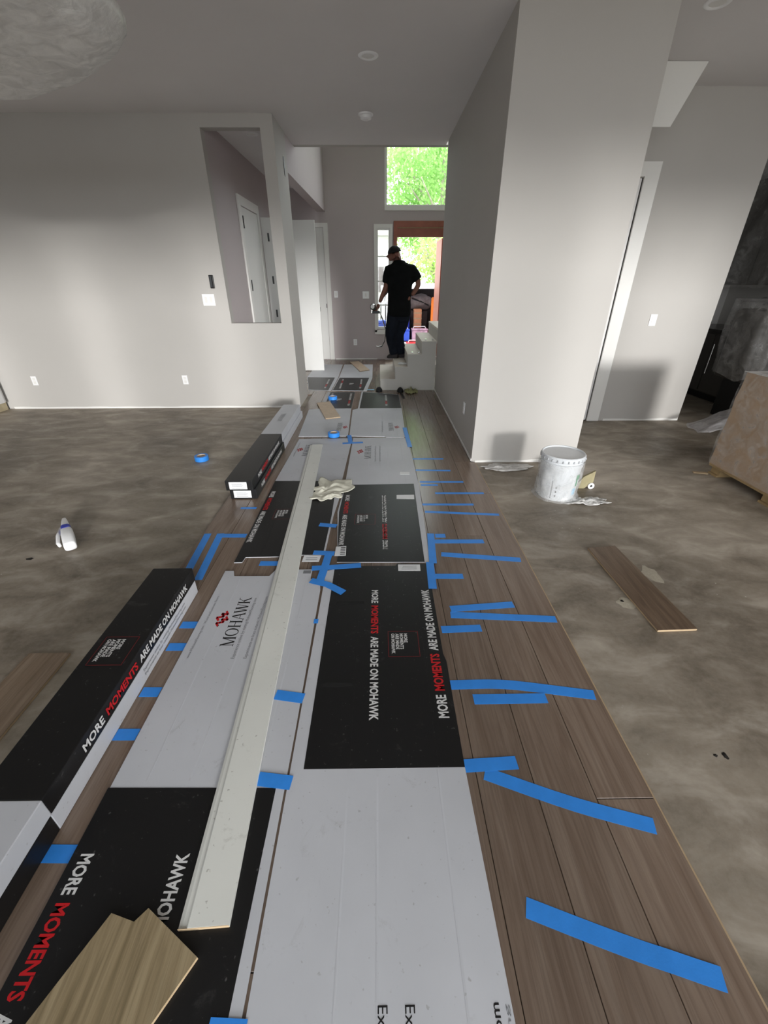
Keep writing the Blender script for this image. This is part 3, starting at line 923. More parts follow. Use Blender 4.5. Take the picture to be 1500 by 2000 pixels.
mesh('flap_print', MB().prism([(-0.45, 1.945), (-0.405, 1.945), (-0.405, 1.975), (-0.45, 1.975)], ZW, ZW + 0.0002), M['grey_ink'], Cc)

# D: second left-hand carton
D = carton('flattened_carton', 'second carton on the left with a black printed half under the baseboard and rag',
           [(-0.883, 2.06), (-0.835, 2.062), (-0.828, 2.115), (-0.60, 2.118), (-0.475, 2.135), (-0.345, 2.135), (-0.337, 2.62), (-0.318, 2.89), (-0.322, 3.22), (-0.294, 4.325), (-0.862, 4.31), (-0.888, 3.23)],
           [(-0.883, 2.06), (-0.835, 2.062), (-0.828, 2.115), (-0.60, 2.118), (-0.475, 2.135), (-0.356, 2.135), (-0.350, 2.62), (-0.362, 3.225), (-0.888, 3.233)],
           creases=[(-0.74, 2.14, 3.2), (-0.47, 2.15, 3.2), (-0.74, 3.26, 4.28)])
slogan(D, -0.855, 3.03, 2.28, ZB, True, 0.046)
motto_box(D, -0.772, -0.625, 2.58, 2.73, ZB)
logo(D, -0.700, 3.81, 0.33, 0.058, ZW)
small_lines(D, -0.83, 3.80, 0.40, ZW, 'www.MohawkFlooring.com   Wood and Laminate Floors', size=0.018)
mesh('paper_flap', MB().prism([(-0.475, 2.06), (-0.372, 2.06), (-0.365, 2.125), (-0.470, 2.128)], ZB - 0.0002, ZB + 0.0008), M['label'], D)
for k in range(2):
    mesh('label_line', MB().prism([(-0.455, 2.078 + 0.02 * k), (-0.385, 2.078 + 0.02 * k), (-0.385, 2.083 + 0.02 * k), (-0.455, 2.083 + 0.02 * k)], ZB + 0.0009, ZB + 0.0011), M['grey_ink'], D)

# E and F: third pair
E_ = carton('flattened_carton', 'third white carton on the left, at the foot of the small plywood offcut',
           [(-0.885, 4.395), (-0.37, 4.40), (-0.345, 4.42), (-0.372, 5.48), (-0.365, 6.48), (-0.785, 6.48), (-0.79, 5.54), (-0.93, 5.49)],
           [(-0.745, 5.535), (-0.372, 5.535), (-0.366, 6.47), (-0.742, 6.475)], creases=[(-0.62, 4.42, 5.5)])
logo(E_, -0.492, 4.885, 0.31, 0.055, ZW, True)
slogan(E_, -0.70, 6.38, 5.68, ZB, True, 0.04)
slogan(E_, -0.42, 5.68, 6.38, ZB, False, 0.04)
motto_box(E_, -0.62, -0.50, 5.92, 6.08, ZB)
F_ = carton('flattened_carton', 'third white carton on the right, just before the dark shiny floor',
           [(-0.330, 4.40), (0.06, 4.375), (0.075, 4.352), (0.27, 4.345), (0.288, 4.39), (0.301, 5.475), (0.295, 6.30), (-0.268, 6.50), (-0.284, 5.53), (-0.35, 5.46)],
           [(-0.262, 5.535), (0.297, 5.535), (0.292, 6.29), (-0.245, 6.47)], creases=[(-0.1, 4.42, 5.5), (0.2, 4.42, 5.5)])
logo(F_, 0.108, 4.875, 0.31, 0.055, ZW, True)
small_lines(F_, 0.03, 4.93, 0.40, ZW, 'Experience online by visiting MohawkFlooring.com', True)
slogan(F_, 0.10, 5.66, 6.28, ZB, False, 0.04)
# G and H: the far pair
G_ = carton('flattened_carton', 'far carton beside the open closet door, black strip then white',
           [(-1.02, 6.62), (-0.745, 6.585), (-0.72, 7.56), (-0.735, 8.90), (-1.27, 8.92), (-1.27, 7.62), (-1.10, 6.65)],
           [(-1.015, 6.63), (-0.79, 6.60), (-0.775, 7.575), (-1.26, 7.62), (-1.10, 6.66)])
slogan(G_, -0.86, 6.75, 7.45, ZB, False, 0.04)
H_ = carton('flattened_carton', 'far carton in front of the stairs, black panel edged in white',
           [(-0.728, 6.58), (-0.190, 6.54), (-0.115, 7.55), (-0.122, 8.89), (-0.70, 8.90), (-0.705, 7.56)],
           [(-0.720, 6.60), (-0.245, 6.56), (-0.170, 7.54), (-0.692, 7.555)])
slogan(H_, -0.62, 7.42, 6.72, ZB, True, 0.04)
slogan(H_, -0.30, 6.72, 7.42, ZB, False, 0.04)
motto_box(H_, -0.50, -0.38, 6.98, 7.12, ZB)

# ------------------------------------------------------------------ closed flooring boxes, stacked in twos
def flooring_box(label, x0, x1, ya, ym, yb, z, h, near, group):
    """long carton: `near` is the colour of the top at the camera end"""
    t = thing('flooring_box', label, 'box', ((x0 + x1) / 2, (ya + yb) / 2, z), group=group)
    far = 'white' if near == 'black' else 'black'
    g = 0.0005
    mesh('near_half', MB().box(x0, ya, z + g, x1, ym, z + h - g), M['carton_' + near], t, bevel=0.003)
    mesh('far_half', MB().box(x0 + 0.0004, ym, z + g, x1 - 0.0004, yb, z + h - g), M['carton_' + far], t, bevel=0.003)
    return t
def side_slogan(t, x, y0, y1, z, size):
    L = y1 - y0
    for s, l, k in ((0.0, 0.135, 0), (0.160, 0.255, 1), (0.440, 0.560, 2)):
        lettering(SLOGAN[k][0], t, (x + 0.0008, y0 + s * L, z - size * 0.35), (0, 1, 0), (0, 0, 1), l * L, size, 0.03, SLOGAN[k][1], 'slogan_lettering')
GA = 'stacked flooring boxes at the near left'
b1 = flooring_box('lower long flooring box of the near left stack, white along its far side', -1.205, -0.999, -0.50, 0.665, 1.795, 0.0125, 0.079, 'black', GA)
b2 = flooring_box('upper long flooring box of the near left stack, black with slogan on its side', -1.204, -0.998, -0.50, 0.67, 1.80, 0.0925, 0.079, 'white', GA)
b2.rotation_euler.z = 0.0
side_slogan(b2, -0.998, 0.845, 1.70, 0.130, 0.048)
lettering('Experience online by visiting MohawkFlooring.com', b1, (-0.9985, 1.22, 0.062), (0, 1, 0), (0, 0, 1), 0.42, 0.02, 0.0, 'grey_ink', 'small_print')
lettering('Experimente en linea visitando MohawkFlooring.com', b1, (-0.9985, 1.22, 0.040), (0, 1, 0), (0, 0, 1), 0.42, 0.02, 0.0, 'grey_ink', 'small_print')
motto_box(b2, -1.172, -1.030, 1.16, 1.312, 0.1720)
GB = 'stacked flooring boxes at the far left'
for k, (lab, dx, dy) in enumerate((('lower black flooring box of the far stack, white label on its end', 0.006, -0.005), ('upper black flooring box of the far stack, white far half up to the wall', -0.008, -0.03))):
    z = 0.0125 + 0.084 * k
    b = flooring_box(lab, -1.168 + dx, -0.962 + dx, 2.915 + dy, 4.0, 5.15 + dy, z, 0.083, 'black', GB)
    side_slogan(b, -0.962 + dx, 3.06, 3.86, z + 0.045, 0.045)
    mesh('end_label', MB().box(-1.140 + dx, 2.9142 + dy, z + 0.012, -1.005 + dx, 2.9149 + dy, z + 0.072), M['label'], b)
    for q in range(4):
        mesh('label_line', MB().box(-1.12 + dx, 2.9138 + dy, z + 0.022 + 0.011 * q, -1.03 + dx - 0.012 * (q % 2), 2.9141 + dy, z + 0.025 + 0.011 * q), M['grey_ink'], b)
    if k == 1:
        lettering(None, b, (-1.06, 4.42, z + 0.0832), UPW, (-1, 0, 0), 0.30, mono=serif_word('MOHAWK', 0.05), mt='grey_ink', name='wordmark')
        lettering('FRAGILE', b, (-1.05, 4.85, z + 0.0832), UPW, (-1, 0, 0), 0.0001, 0.03, 0.0, 'grey_ink', 'small_print') if False else None

# ------------------------------------------------------------------ long primed baseboard
bb = thing('baseboard_length', 'long white primed baseboard lying along the cartons', 'board', (-0.57, 2.25, 0.0175))
ang = math.atan2(-0.165, 3.65)
prof = [(-0.066, 0.0), (0.066, 0.0), (0.066, 0.013), (-0.040, 0.0135), (-0.046, 0.0085), (-0.056, 0.0085), (-0.062, 0.0065), (-0.066, 0.005)]
pmb = MB()
n = len(prof)
v = [(p[0], y, p[1]) for y in (-1.835, 1.835) for p in prof]
f = [tuple(range(n)), tuple(range(2 * n - 1, n - 1, -1))] + [(i, n + i, n + (i + 1) % n, (i + 1) % n) for i in range(n)]
pmb.add(v, f)
o = mesh('moulded_board', pmb, M['baseboard'], bb, world=False)
bb.location = (-0.560, 2.262, 0.0178)
bb.rotation_euler.z = 0.050
mesh('cut_end', MB().box(-0.0655, -1.8362, 0.0005, 0.0655, -1.8351, 0.0125), M['kraft_edge'], bb, world=False)

# ------------------------------------------------------------------ blue tape
TW = 0.046
tapes = [
 ('long blue tape strip nearest the camera, curled at its right end', [(0.389, 0.463), (0.616, 0.385), (0.828, 0.323)], 0.0124, 1),
 ('long slanting blue tape strip, second from the camera on the bare planks', [(0.355, 0.816), (0.62, 0.713), (0.85, 0.649)], 0.0126, 0),
 ('short blue tape strip at the corner where the near carton turns black', [(0.289, 0.841), (0.477, 0.85)], 0.0131, 0),
 ('long blue tape strip running from the word MORE to the plank edge', [(0.292, 1.176), (0.509, 1.181), (0.876, 1.119)], 0.0124, 0),
 ('wrinkled short blue tape strip lying just in front of a long one', [(0.375, 1.106), (0.673, 1.107)], 0.0124, 1),
 ('short blue tape strip starting at the carton edge beside the slogan', [(0.296, 1.495), (0.492, 1.502)], 0.0124, 0),
 ('longer lower arm of the blue tape V on the planks', [(0.356, 1.597), (0.882, 1.557)], 0.0124, 0),
 ('shorter upper arm of the blue tape V on the planks', [(0.362, 1.639), (0.698, 1.669)], 0.0129, 0),
 ('short blue tape stub beside the seam of the two right cartons', [(0.315, 1.914), (0.477, 1.912)], 0.0124, 0),
 ('blue tape strip along the right edge of the second carton', [(0.339, 2.37), (0.317, 2.034)], 0.0180, 0),
 ('blue tape strip folded over the carton edge at the seam', [(0.298, 2.044), (0.288, 1.796)], 0.0186, 0),
 ('long slanting blue tape strip beyond the carton seam', [(0.38, 2.135), (0.856, 2.068)], 0.0124, 0),
 ('blue tape strip with a dark speck behind the long slanting one', [(0.353, 2.281), (0.677, 2.277)], 0.0124, 0),
 ('small blue tape stub at the top of the taped carton edge', [(0.368, 2.35), (0.436, 2.349)], 0.0124, 0),
 ('longest of the thin far blue tape strips, reaching the plank edge', [(0.332, 2.683), (0.867, 2.629)], 0.0124, 0),
 ('thin far blue tape strip just behind the longest one', [(0.324, 2.797), (0.713, 2.79)], 0.0124, 0),
 ('thin far blue tape strip set away from the carton edge', [(0.444, 2.988), (0.834, 2.982)], 0.0124, 0),
 ('thin far blue tape strip level with the black print edge', [(0.34, 3.204), (0.708, 3.198)], 0.0124, 0),
 ('short thin blue tape stub in front of the print edge strip', [(0.343, 3.143), (0.484, 3.141)], 0.0124, 0),
 ('faint blue tape strip beside the small white label', [(0.325, 3.457), (0.636, 3.44)], 0.0124, 0),
 ('farthest faint blue tape strip on the right planks', [(0.317, 3.729), (0.611, 3.724)], 0.0124, 0),
 ('blue tape piece bridging the gap at the black and white carton edge', [(-0.423, 0.805), (-0.306, 0.79)], 0.0178, 0),
 ('slanting blue tape piece between the baseboard and the gap', [(-0.434, 1.136), (-0.316, 1.116)], 0.0170, 0),
 ('blue tape band nearest the camera in the strip beside the flooring boxes', [(-1.0, 0.602), (-0.909, 0.60)], 0.0124, 0),
 ('second blue tape band beside the flooring boxes', [(-1.0, 0.974), (-0.916, 0.973)], 0.0124, 0),
 ('third blue tape band beside the flooring boxes', [(-0.995, 1.159), (-0.917, 1.158)], 0.0124, 0),
 ('fourth blue tape band beside the flooring boxes', [(-0.993, 1.402), (-0.909, 1.401)], 0.0124, 0),
 ('fifth blue tape band beside the flooring boxes', [(-0.99, 1.544), (-0.911, 1.543)], 0.0124, 0),
 ('left of two parallel blue tape lines behind the near boxes', [(-1.161, 2.40), (-1.125, 1.90)], 0.0124, 0),
 ('right of two parallel blue tape lines behind the near boxes', [(-1.076, 2.40), (-1.040, 1.90)], 0.0124, 0),
 ('blue tape strip running up to the black panel on the left', [(-1.073, 2.372), (-0.895, 2.369)], 0.0129, 0),
 ('small faint blue tape strip near the far box stack', [(-1.045, 2.76), (-0.926, 2.759)], 0.0124, 0),
 ('blue tape piece in the bare gap left of the baseboard', [(-0.728, 2.054), (-0.607, 2.052)], 0.0124, 0),
 ('torn blue tape piece crossing the gap below the rag', [(-0.423, 2.50), (-0.30, 2.48)], 0.0174, 0),
 ('blue tape piece crossing the gap beside the barcode label', [(-0.418, 2.158), (-0.286, 2.145)], 0.0174, 0),
 ('long torn blue tape strip across the carton corner', [(-0.405, 1.993), (-0.30, 2.0), (-0.116, 2.019)], 0.0182, 0),
 ('upright blue tape strip of the taped knot over the gap', [(-0.318, 2.16), (-0.329, 2.0), (-0.345, 1.85)], 0.0188, 0),
 ('lowest slanting blue tape strip of the taped knot', [(-0.395, 1.878), (-0.295, 1.84), (-0.201, 1.769)], 0.0192, 0),
 ('tiny blue tape scrap on the edge of the left carton', [(-0.334, 1.556), (-0.312, 1.556)], 0.0170, 0),
 ('blue tape strip laid crosswise behind the tape ring', [(-0.386, 4.159), (-0.173, 4.187)], 0.0178, 0),
 ('short blue tape strip along the far carton gap', [(-0.332, 4.423), (-0.30, 4.157)], 0.0184, 0),
 ('blue tape along the right edge of the far white cartons', [(0.292, 4.687), (0.312, 4.039)], 0.0178, 0),
 ('blue tape corner at the bottom of the picture by the gap', [(-0.399, 0.256), (-0.313, 0.252)], 0.0178, 0),
 ('pale blue tape piece on the far carton corner by the stairs', [(-0.186, 6.624), (-0.074, 6.621)], 0.0178, 0),
]
for lab, pts, z, curl in tapes:
    dense = []
    for i in range(len(pts) - 1):
        a, b = pts[i], pts[i + 1]
        k = max(2, int(math.hypot(b[0] - a[0], b[1] - a[1]) / 0.05))
        dense += [(a[0] + (b[0] - a[0]) * q / k, a[1] + (b[1] - a[1]) * q / k) for q in range(k)]
    dense.append(pts[-1])
    if len(pts) == 3 and len(dense) > 5:      # soften the bend
        for _ in range(3):
            dense = [dense[0]] + [((dense[i - 1][0] + 2 * dense[i][0] + dense[i + 1][0]) / 4, (dense[i - 1][1] + 2 * dense[i][1] + dense[i + 1][1]) / 4) for i in range(1, len(dense) - 1)] + [dense[-1]]
    zs = [z + (0.006 * abs(noise.noise(Vector((i * 0.9, z * 100, 0)))) if curl and i > len(dense) * 0.6 else 0.0) for i in range(len(dense))]
    wdt = TW
    if 'tiny' in lab: wdt = 0.03
    if 'faint' in lab or 'thin' in lab: wdt = 0.03
    mb = MB().ribbon(dense, wdt, zs)
    # torn, slightly slanted ends
    base = (pts[0][0], pts[0][1], z)
    o = mesh('tape_strip', mb, M['tape_light' if 'pale' in lab else 'tape'], None, base=base)
    setp(o, lab, 'tape', 'strips of blue masking tape')

def tape_roll(x, y, z, label, tilt=0.0):
    t = thing('tape_roll', label, 'tape roll', (x, y, z), group='rolls of blue masking tape')
    n_ = 36
    mesh('wound_tape', MB().lathe([(0.040, 0.0), (0.062, 0.0), (0.0635, 0.002), (0.0635, 0.044), (0.062, 0.046), (0.040, 0.046), (0.040, 0.0)], (x, y, z), n_, cap=False), M['tape'], t)
    mesh('core', MB().lathe([(0.0375, 0.0005), (0.0398, 0.0005), (0.0398, 0.0462), (0.0375, 0.0462), (0.0375, 0.0005)], (x, y, z), n_, cap=False), M['ply'], t)
tape_roll(-0.497, 4.39, ZW + 0.001, 'roll of blue tape on the seam of the white cartons')
tape_roll(-0.665, 6.02, ZB + 0.001, 'roll of blue tape on the black carton near the closet door')
tape_roll(-1.705, 3.76, 0.001, 'roll of blue tape on the bare concrete left of the boxes')

# ------------------------------------------------------------------ rag, offcuts, loose planks
o = mesh('rag', crumple(-0.405, 3.02, ZB + 0.001, 0.15, 0.19, 0.052, 5.3, 30, ragged=0.75, fold=1.15), M['cream_cloth'], None, base=(-0.40, 3.02, ZB), smooth=True)
setp(o, 'crumpled cream rag lying on the black carton beside the baseboard', 'rag')

def offcut(label, poly, z, mt, edge_mt, thick, name='plank_offcut', cat='board', tongue=None, rise=None):
    xs = sum(p[0] for p in poly) / len(poly); ys = sum(p[1] for p in poly) / len(poly)
    t = thing(name, label, cat, (xs, ys, z))
    core = MB().prism(poly, z, z + thick - 0.0022)
    top = MB().prism(poly, z + thick - 0.0022, z + thick)
    for mb in (core, top):
        if rise:
            mb.v = [(a, b, c + rise(a, b)) for a, b, c in mb.v]
    mesh('core', core, M[edge_mt], t)
    mesh('wear_layer', top, M[mt], t)
    return t
offcut('small pale offcut lying face down across the white and black cartons', [(-0.865, 5.79), (-0.688, 5.865), (-0.482, 5.10), (-0.658, 5.03)], ZB + 0.0006, 'ply', 'kraft_edge', 0.011)
offcut('pale offcut on the farthest white cartons near the man', [(-0.604, 9.15), (-0.42, 9.22), (-0.175, 8.24), (-0.355, 8.10)], ZW + 0.0006, 'ply', 'kraft_edge', 0.011)
offcut('dark brown loose plank on the concrete to the right', [(1.323, 2.192), (1.508, 2.215), (1.547, 1.483), (1.349, 1.476)], 0.0006, 'plank_brown', 'kraft_edge', 0.012, 'loose_plank')
offcut('loose plank on the concrete at the left edge, beside the near boxes', [(-1.426, 1.374), (-1.614, 1.372), (-1.614, 0.10), (-1.426, 0.10)], 0.0006, 'plank_loose', 'kraft_edge', 0.012, 'loose_plank')
nc = [(-0.735, 0.452), (-0.664, 0.434), (-0.640, 0.461), (-0.472, 0.368), (-0.50, 0.31), (-0.64, 0.05), (-0.86, 0.16), (-0.80, 0.30)]
nc = [(-0.723, 0.460), (-0.654, 0.442), (-0.629, 0.469), (-0.463, 0.374), (-0.650, 0.065), (-0.905, 0.075)]
offcut('notched sandy plank offcut at the bottom left on the black carton', nc, ZB + 0.0008, 'plank_sand', 'kraft_edge', 0.012, 'notched_offcut')

# ------------------------------------------------------------------ white bottle on the left floor
t = thing('glue_bottle', 'white squeeze bottle with a blue collar lying on the left concrete', 'bottle', (-2.08, 2.38, 0.0))
ax0, ax1 = Vector((-1.955, 2.215, 0.04)), Vector((-2.15, 2.47, 0.045))
d = (ax1 - ax0).normalized(); s_ = Vector((0, 0, 1)).cross(d).normalized(); u_ = d.cross(s_)
def ovals(stations):
    mb = MB(); n_ = 24; v = []; f = []
    for q, a, b in stations:
        c0 = ax0 + d * q
        for k in range(n_):
            an = 2 * math.pi * k / n_
            ca, sa = math.cos(an), math.sin(an)
            e = 0.55
            v.append(c0 + s_ * (a * math.copysign(abs(ca) ** e, ca)) + u_ * (b * math.copysign(abs(sa) ** e, sa)))
    m_ = len(stations)
    for i in range(m_ - 1):
        for k in range(n_):
            f.append((i * n_ + k, i * n_ + (k + 1) % n_, (i + 1) * n_ + (k + 1) % n_, (i + 1) * n_ + k))
    f.append(tuple(range(n_ - 1, -1, -1))); f.append(tuple((m_ - 1) * n_ + k for k in range(n_)))
    return mb.add(v, f)
mesh('body', ovals([(0, 0.0299, 0.024), (0.008, 0.0340, 0.032), (0.16, 0.0354, 0.033), (0.215, 0.0326, 0.032), (0.24, 0.0258, 0.03)]), M['plastic_white'], t, smooth=True)
mesh('collar', ovals([(0.225, 0.0279, 0.034), (0.27, 0.0272, 0.034)]), M['deep_blue'], t)
mesh('nozzle_head', ovals([(0.268, 0.0258, 0.028), (0.30, 0.0231, 0.026), (0.36, 0.019, 0.020), (0.42, 0.012, 0.012), (0.43, 0.007, 0.008)]), M['plastic_white'], t, smooth=True)
tr = [ax0 + d * 0.30 + s_ * 0.03 - u_ * 0.005, ax0 + d * 0.22 + s_ * 0.055 - u_ * 0.015, ax0 + d * 0.13 + s_ * 0.062 - u_ * 0.022, ax0 + d * 0.09 + s_ * 0.055 - u_ * 0.025]
mesh('trigger', MB().tube(tr, [0.011, 0.012, 0.012, 0.009], 10), M['plastic_white'], t, smooth=True)

# ------------------------------------------------------------------ bucket in plastic and the scraps beside it
bx, by = 1.408, 2.985
t = thing('paint_bucket', 'white five gallon bucket wrapped in clear film beside the pillar', 'bucket', (bx, by, 0.0))
mesh('pail', MB().lathe([(0.138, 0.001), (0.142, 0.008), (0.150, 0.27), (0.156, 0.272), (0.157, 0.300), (0.151, 0.303), (0.153, 0.348)], (bx, by, 0), 48), M['bucket'], t, smooth=False)
mesh('lid', MB().lathe([(0.158, 0.320), (0.161, 0.325), (0.161, 0.352), (0.156, 0.358), (0.150, 0.357), (0.146, 0.347), (0.001, 0.345)], (bx, by, 0), 48, cap=False), M['bucket'], t)
lug = MB()
for k in range(26):
    a = 2 * math.pi * k / 26
    cx_, cy_ = bx + 0.1615 * math.cos(a), by + 0.1615 * math.sin(a)
    lug.box(cx_ - 0.004, cy_ - 0.004, 0.322, cx_ + 0.004, cy_ + 0.004, 0.340)
mesh('lid_lugs', lug, M['carton_grey'], t)
def wrap_patch(a0, a1, z0, z1, r, mt, name, n_=10):
    mb = MB(); v = []; f = []
    for i in range(n_ + 1):
        for z in (z0, z1):
            a = a0 + (a1 - a0) * i / n_
            rr = 0.1395 + 0.041 * z + r
            v.append((bx + rr * math.cos(a), by + rr * math.sin(a), z))
    for i in range(n_):
        f.append((2 * i, 2 * i + 2, 2 * i + 3, 2 * i + 1))
    return mesh(name, mb.add(v, f), M[mt], t)
R_ = math.radians
wrap_patch(R_(-78 - 50), R_(-78 - 48), 0.02, 0.17, 0.002, 'black_ink', 'printed_line', 2)
for k in range(3):
    wrap_patch(R_(-116), R_(-112), 0.04 + 0.035 * k, 0.054 + 0.035 * k, 0.002, 'black_ink', 'printed_mark', 2)
wrap_patch(R_(-56), R_(-36), 0.17, 0.215, 0.002, 'green_ink', 'green_print')
wrap_patch(R_(-54), R_(-46), 0.12, 0.168, 0.002, 'green_ink', 'green_print', 4)
wrap_patch(R_(-62), R_(-46), 0.05, 0.105, 0.002, 'tape_light', 'pale_print', 4)
fl_ = MB(); v = []; f = []
n_, h_ = 40, 9
for j in range(h_ + 1):
    z = 0.004 + 0.30 * j / h_
    for i in range(n_):
        a = 2 * math.pi * i / n_
        rr = 0.149 + 0.035 * z + 0.016 * noise.noise(Vector((math.cos(a) * 3, math.sin(a) * 3, z * 9))) + 0.006
        if j == 0: rr += 0.02 + 0.03 * abs(noise.noise(Vector((math.cos(a) * 2, math.sin(a) * 2, 7))))
        v.append((bx + rr * math.cos(a), by + rr * math.sin(a), z))
for j in range(h_):
    for i in range(n_):
        f.append((j * n_ + i, j * n_ + (i + 1) % n_, (j + 1) * n_ + (i + 1) % n_, (j + 1) * n_ + i))
mesh('film_wrap', fl_.add(v, f), M['film'], t, smooth=True)
o = mesh('plastic_scrap', crumple(1.60, 2.84, 0.002, 0.16, 0.06, 0.05, 8.3, 16, ragged=0.5, thick=0.0015), M['film_milky'], None, base=(1.6, 2.84, 0), smooth=True)
setp(o, 'twisted scrap of clear plastic at the foot of the bucket', 'plastic')
o = mesh('plastic_scrap', crumple(1.17, 3.52, 0.002, 0.22, 0.085, 0.035, 5.1, 16, ragged=0.4, thick=0.0015), M['film_milky'], None, base=(1.17, 3.52, 0), smooth=True)
setp(o, 'flat strip of plastic along the foot of the pillar', 'plastic')
t = thing('foam_wedge', 'torn yellowish card scrap leaning beside the bucket', 'scrap', (1.66, 3.12, 0))
mesh('card', MB().prism([(1.595, 0.001), (1.685, 0.001), (1.75, 0.055), (1.75, 0.155), (1.665, 0.105)], 3.08, 3.10, 'y'), M['card_scrap'], t)
mesh('torn_back', MB().prism([(1.605, 0.004), (1.685, 0.004), (1.74, 0.055), (1.74, 0.13), (1.665, 0.09)], 3.1005, 3.112, 'y'), M['kraft'], t)
t = thing('tape_core', 'small white spool on the concrete right of the bucket', 'spool', (1.735, 3.09, 0.0))
sp_ = MB()
rng = [(0.026, -0.022), (0.026, 0.022), (0.010, 0.022), (0.010, -0.022), (0.026, -0.022)]
sp_.lathe(rng, (0, 0, 0), 24, cap=False)
sp_.v = [(a, c_, b + 0.0265) for a, b, c_ in sp_.v]
mesh('ring', sp_, M['plastic_white'], t, world=False)
hub = MB().lathe([(0.0095, -0.02), (0.0095, 0.02)], (0, 0, 0), 16)
hub.v = [(a, c_, b + 0.0265) for a, b, c_ in hub.v]
mesh('hub', hub, M['black_plastic'], t, world=False)

# marks on the slab
def blob(name, label, cat, cx, cy_, rx, ry, mt, seed, group=None):
    mb = MB(); v = [(cx, cy_, 0.0022)]; n_ = 22
    for k in range(n_):
        a = 2 * math.pi * k / n_
        r = 1 + 0.45 * noise.noise(Vector((math.cos(a) * 1.6 + seed, math.sin(a) * 1.6, seed)))
        v.append((cx + rx * r * math.cos(a), cy_ + ry * r * math.sin(a), 0.0004))
    f = [(0, 1 + k, 1 + (k + 1) % n_) for k in range(n_)]
    o = mesh(name, mb.add(v, f), M[mt], None, base=(cx, cy_, 0))
    return setp(o, label, cat, group)
blob('filler_spot', 'pale filler smear with a small hole left of the dark loose plank', 'filler', 1.31, 1.685, 0.055, 0.042, 'putty', 2.2)
blob('filler_spot', 'pale filler smear on the far side of the dark loose plank', 'filler', 1.585, 1.93, 0.045, 0.075, 'putty', 6.1)
blob('drill_hole', 'dark drilled hole in the pale filler smear', 'hole', 1.292, 1.70, 0.009, 0.008, 'soot', 1.0).location.z = 0.002
blob('dark_spatter', 'dark spatter on the concrete at the right edge, larger spot', 'stain', 1.24, 0.872, 0.010, 0.012, 'soot', 4.0)
blob('dark_spatter', 'dark spatter on the concrete at the right edge, smaller spot', 'stain', 1.205, 0.873, 0.008, 0.005, 'soot', 5.0)
blob('dark_spatter', 'dark spatter on the concrete in front of the white bottle', 'stain', -2.17, 2.14, 0.022, 0.012, 'soot', 6.0)

# ------------------------------------------------------------------ pallet of wrapped goods
px0, px1, py0, py1 = 2.925, 3.86, 2.15, 3.40
t = thing('wrapped_pallet', 'pallet of brown paper wrapped goods under clear film at the right edge', 'pallet', (3.39, 2.78, 0))
for y in (py0 + 0.02, (py0 + py1) / 2 - 0.05, py1 - 0.12):
    for x in (px0 + 0.02, (px0 + px1) / 2 - 0.05, px1 - 0.12):
        mesh('block', MB().box(x, y, 0.018, x + 0.10, y + 0.10, 0.07), M['pallet'], t)
for y in (py0 + 0.02, (py0 + py1) / 2 - 0.05, py1 - 0.12):
    mesh('deck_board', MB().box(px0, y, 0.001, px1, y + 0.10, 0.0175), M['pallet'], t)
for k in range(7):
    x = px0 + (px1 - px0 - 0.10) * k / 6
    mesh('deck_board', MB().box(x, py0, 0.0705, x + 0.10, py1, 0.0875), M['pallet'], t)
# draped kraft block: subdivided box with creases
kb = bmesh.new()
bmesh.ops.create_cube(kb, size=1)
bmesh.ops.subdivide_edges(kb, edges=kb.edges[:], cuts=14, use_grid_fill=True)
mb = MB()
for vtx in kb.verts:
    x, y, z = vtx.co
    p = Vector((px0 + (x + 0.5) * (px1 - px0), py0 + (y + 0.5) * (py1 - py0), 0.089 + (z + 0.5) * 0.775))
    q = 0.018 * abs(noise.noise(Vector((p.x * 3 + p.z * 2.2, p.y * 3.2 - p.z * 1.5, p.z * 1.2)))) - 0.004
    p += Vector((math.copysign(1, x) if abs(x) > 0.499 else 0, math.copysign(1, y) if abs(y) > 0.499 else 0, 0)) * -q
    mb.v.append(tuple(p))
kb.verts.index_update()
mb.f = [tuple(vv.index for vv in fc.verts) for fc in kb.faces]
kb.free()
mesh('kraft_wrap', mb, M['kraft'], t)
fm = MB(); v = []; f = []
n_, hh = 44, 14
for j in range(hh + 1):
    for i in range(n_ + 1):
        s = i / n_
        yy = py0 - 0.02 + (py1 - py0 + 0.03) * s
        z = 0.10 + 0.775 * j / hh
        x = px0 - 0.006 - 0.022 * abs(noise.noise(Vector((yy * 5 + z * 3, z * 4 - yy * 2, 1.3))))
        v.append((x, yy, z))
for j in range(hh):
    for i in range(n_):
        a = j * (n_ + 1) + i
        f.append((a, a + 1, a + n_ + 2, a + n_ + 1))
mesh('film_wrap', fm.add(v, f), M['film_thin'], t, smooth=True)
mesh('film_top', MB().prism([(px0 - 0.01, py0), (px1, py0), (px1, py1 + 0.01), (px0 - 0.01, py1 + 0.01)], 0.866, 0.8675), M['film_milky'], t)
o = mesh('plastic_sheet', crumple(3.92, 4.55, 0.003, 0.36, 0.22, 0.08, 4.4, 26, ragged=0.25, fold=1.4, thick=0.0015, tilt=0.26), M['film_sheet'], None, base=(4.1, 4.7, 0), smooth=True)
setp(o, 'heap of clear plastic sheet on the floor behind the wrapped pallet', 'plastic sheet')
o = mesh('plank_sliver', MB().prism([(2.80, 3.40), (2.905, 3.37), (2.90, 3.34), (2.79, 3.37)], 0.001, 0.012), M['kraft_edge'], None, base=(2.85, 3.37, 0), bevel=0.001)
setp(o, 'pale wood sliver on the floor at the corner of the pallet', 'wood scrap')

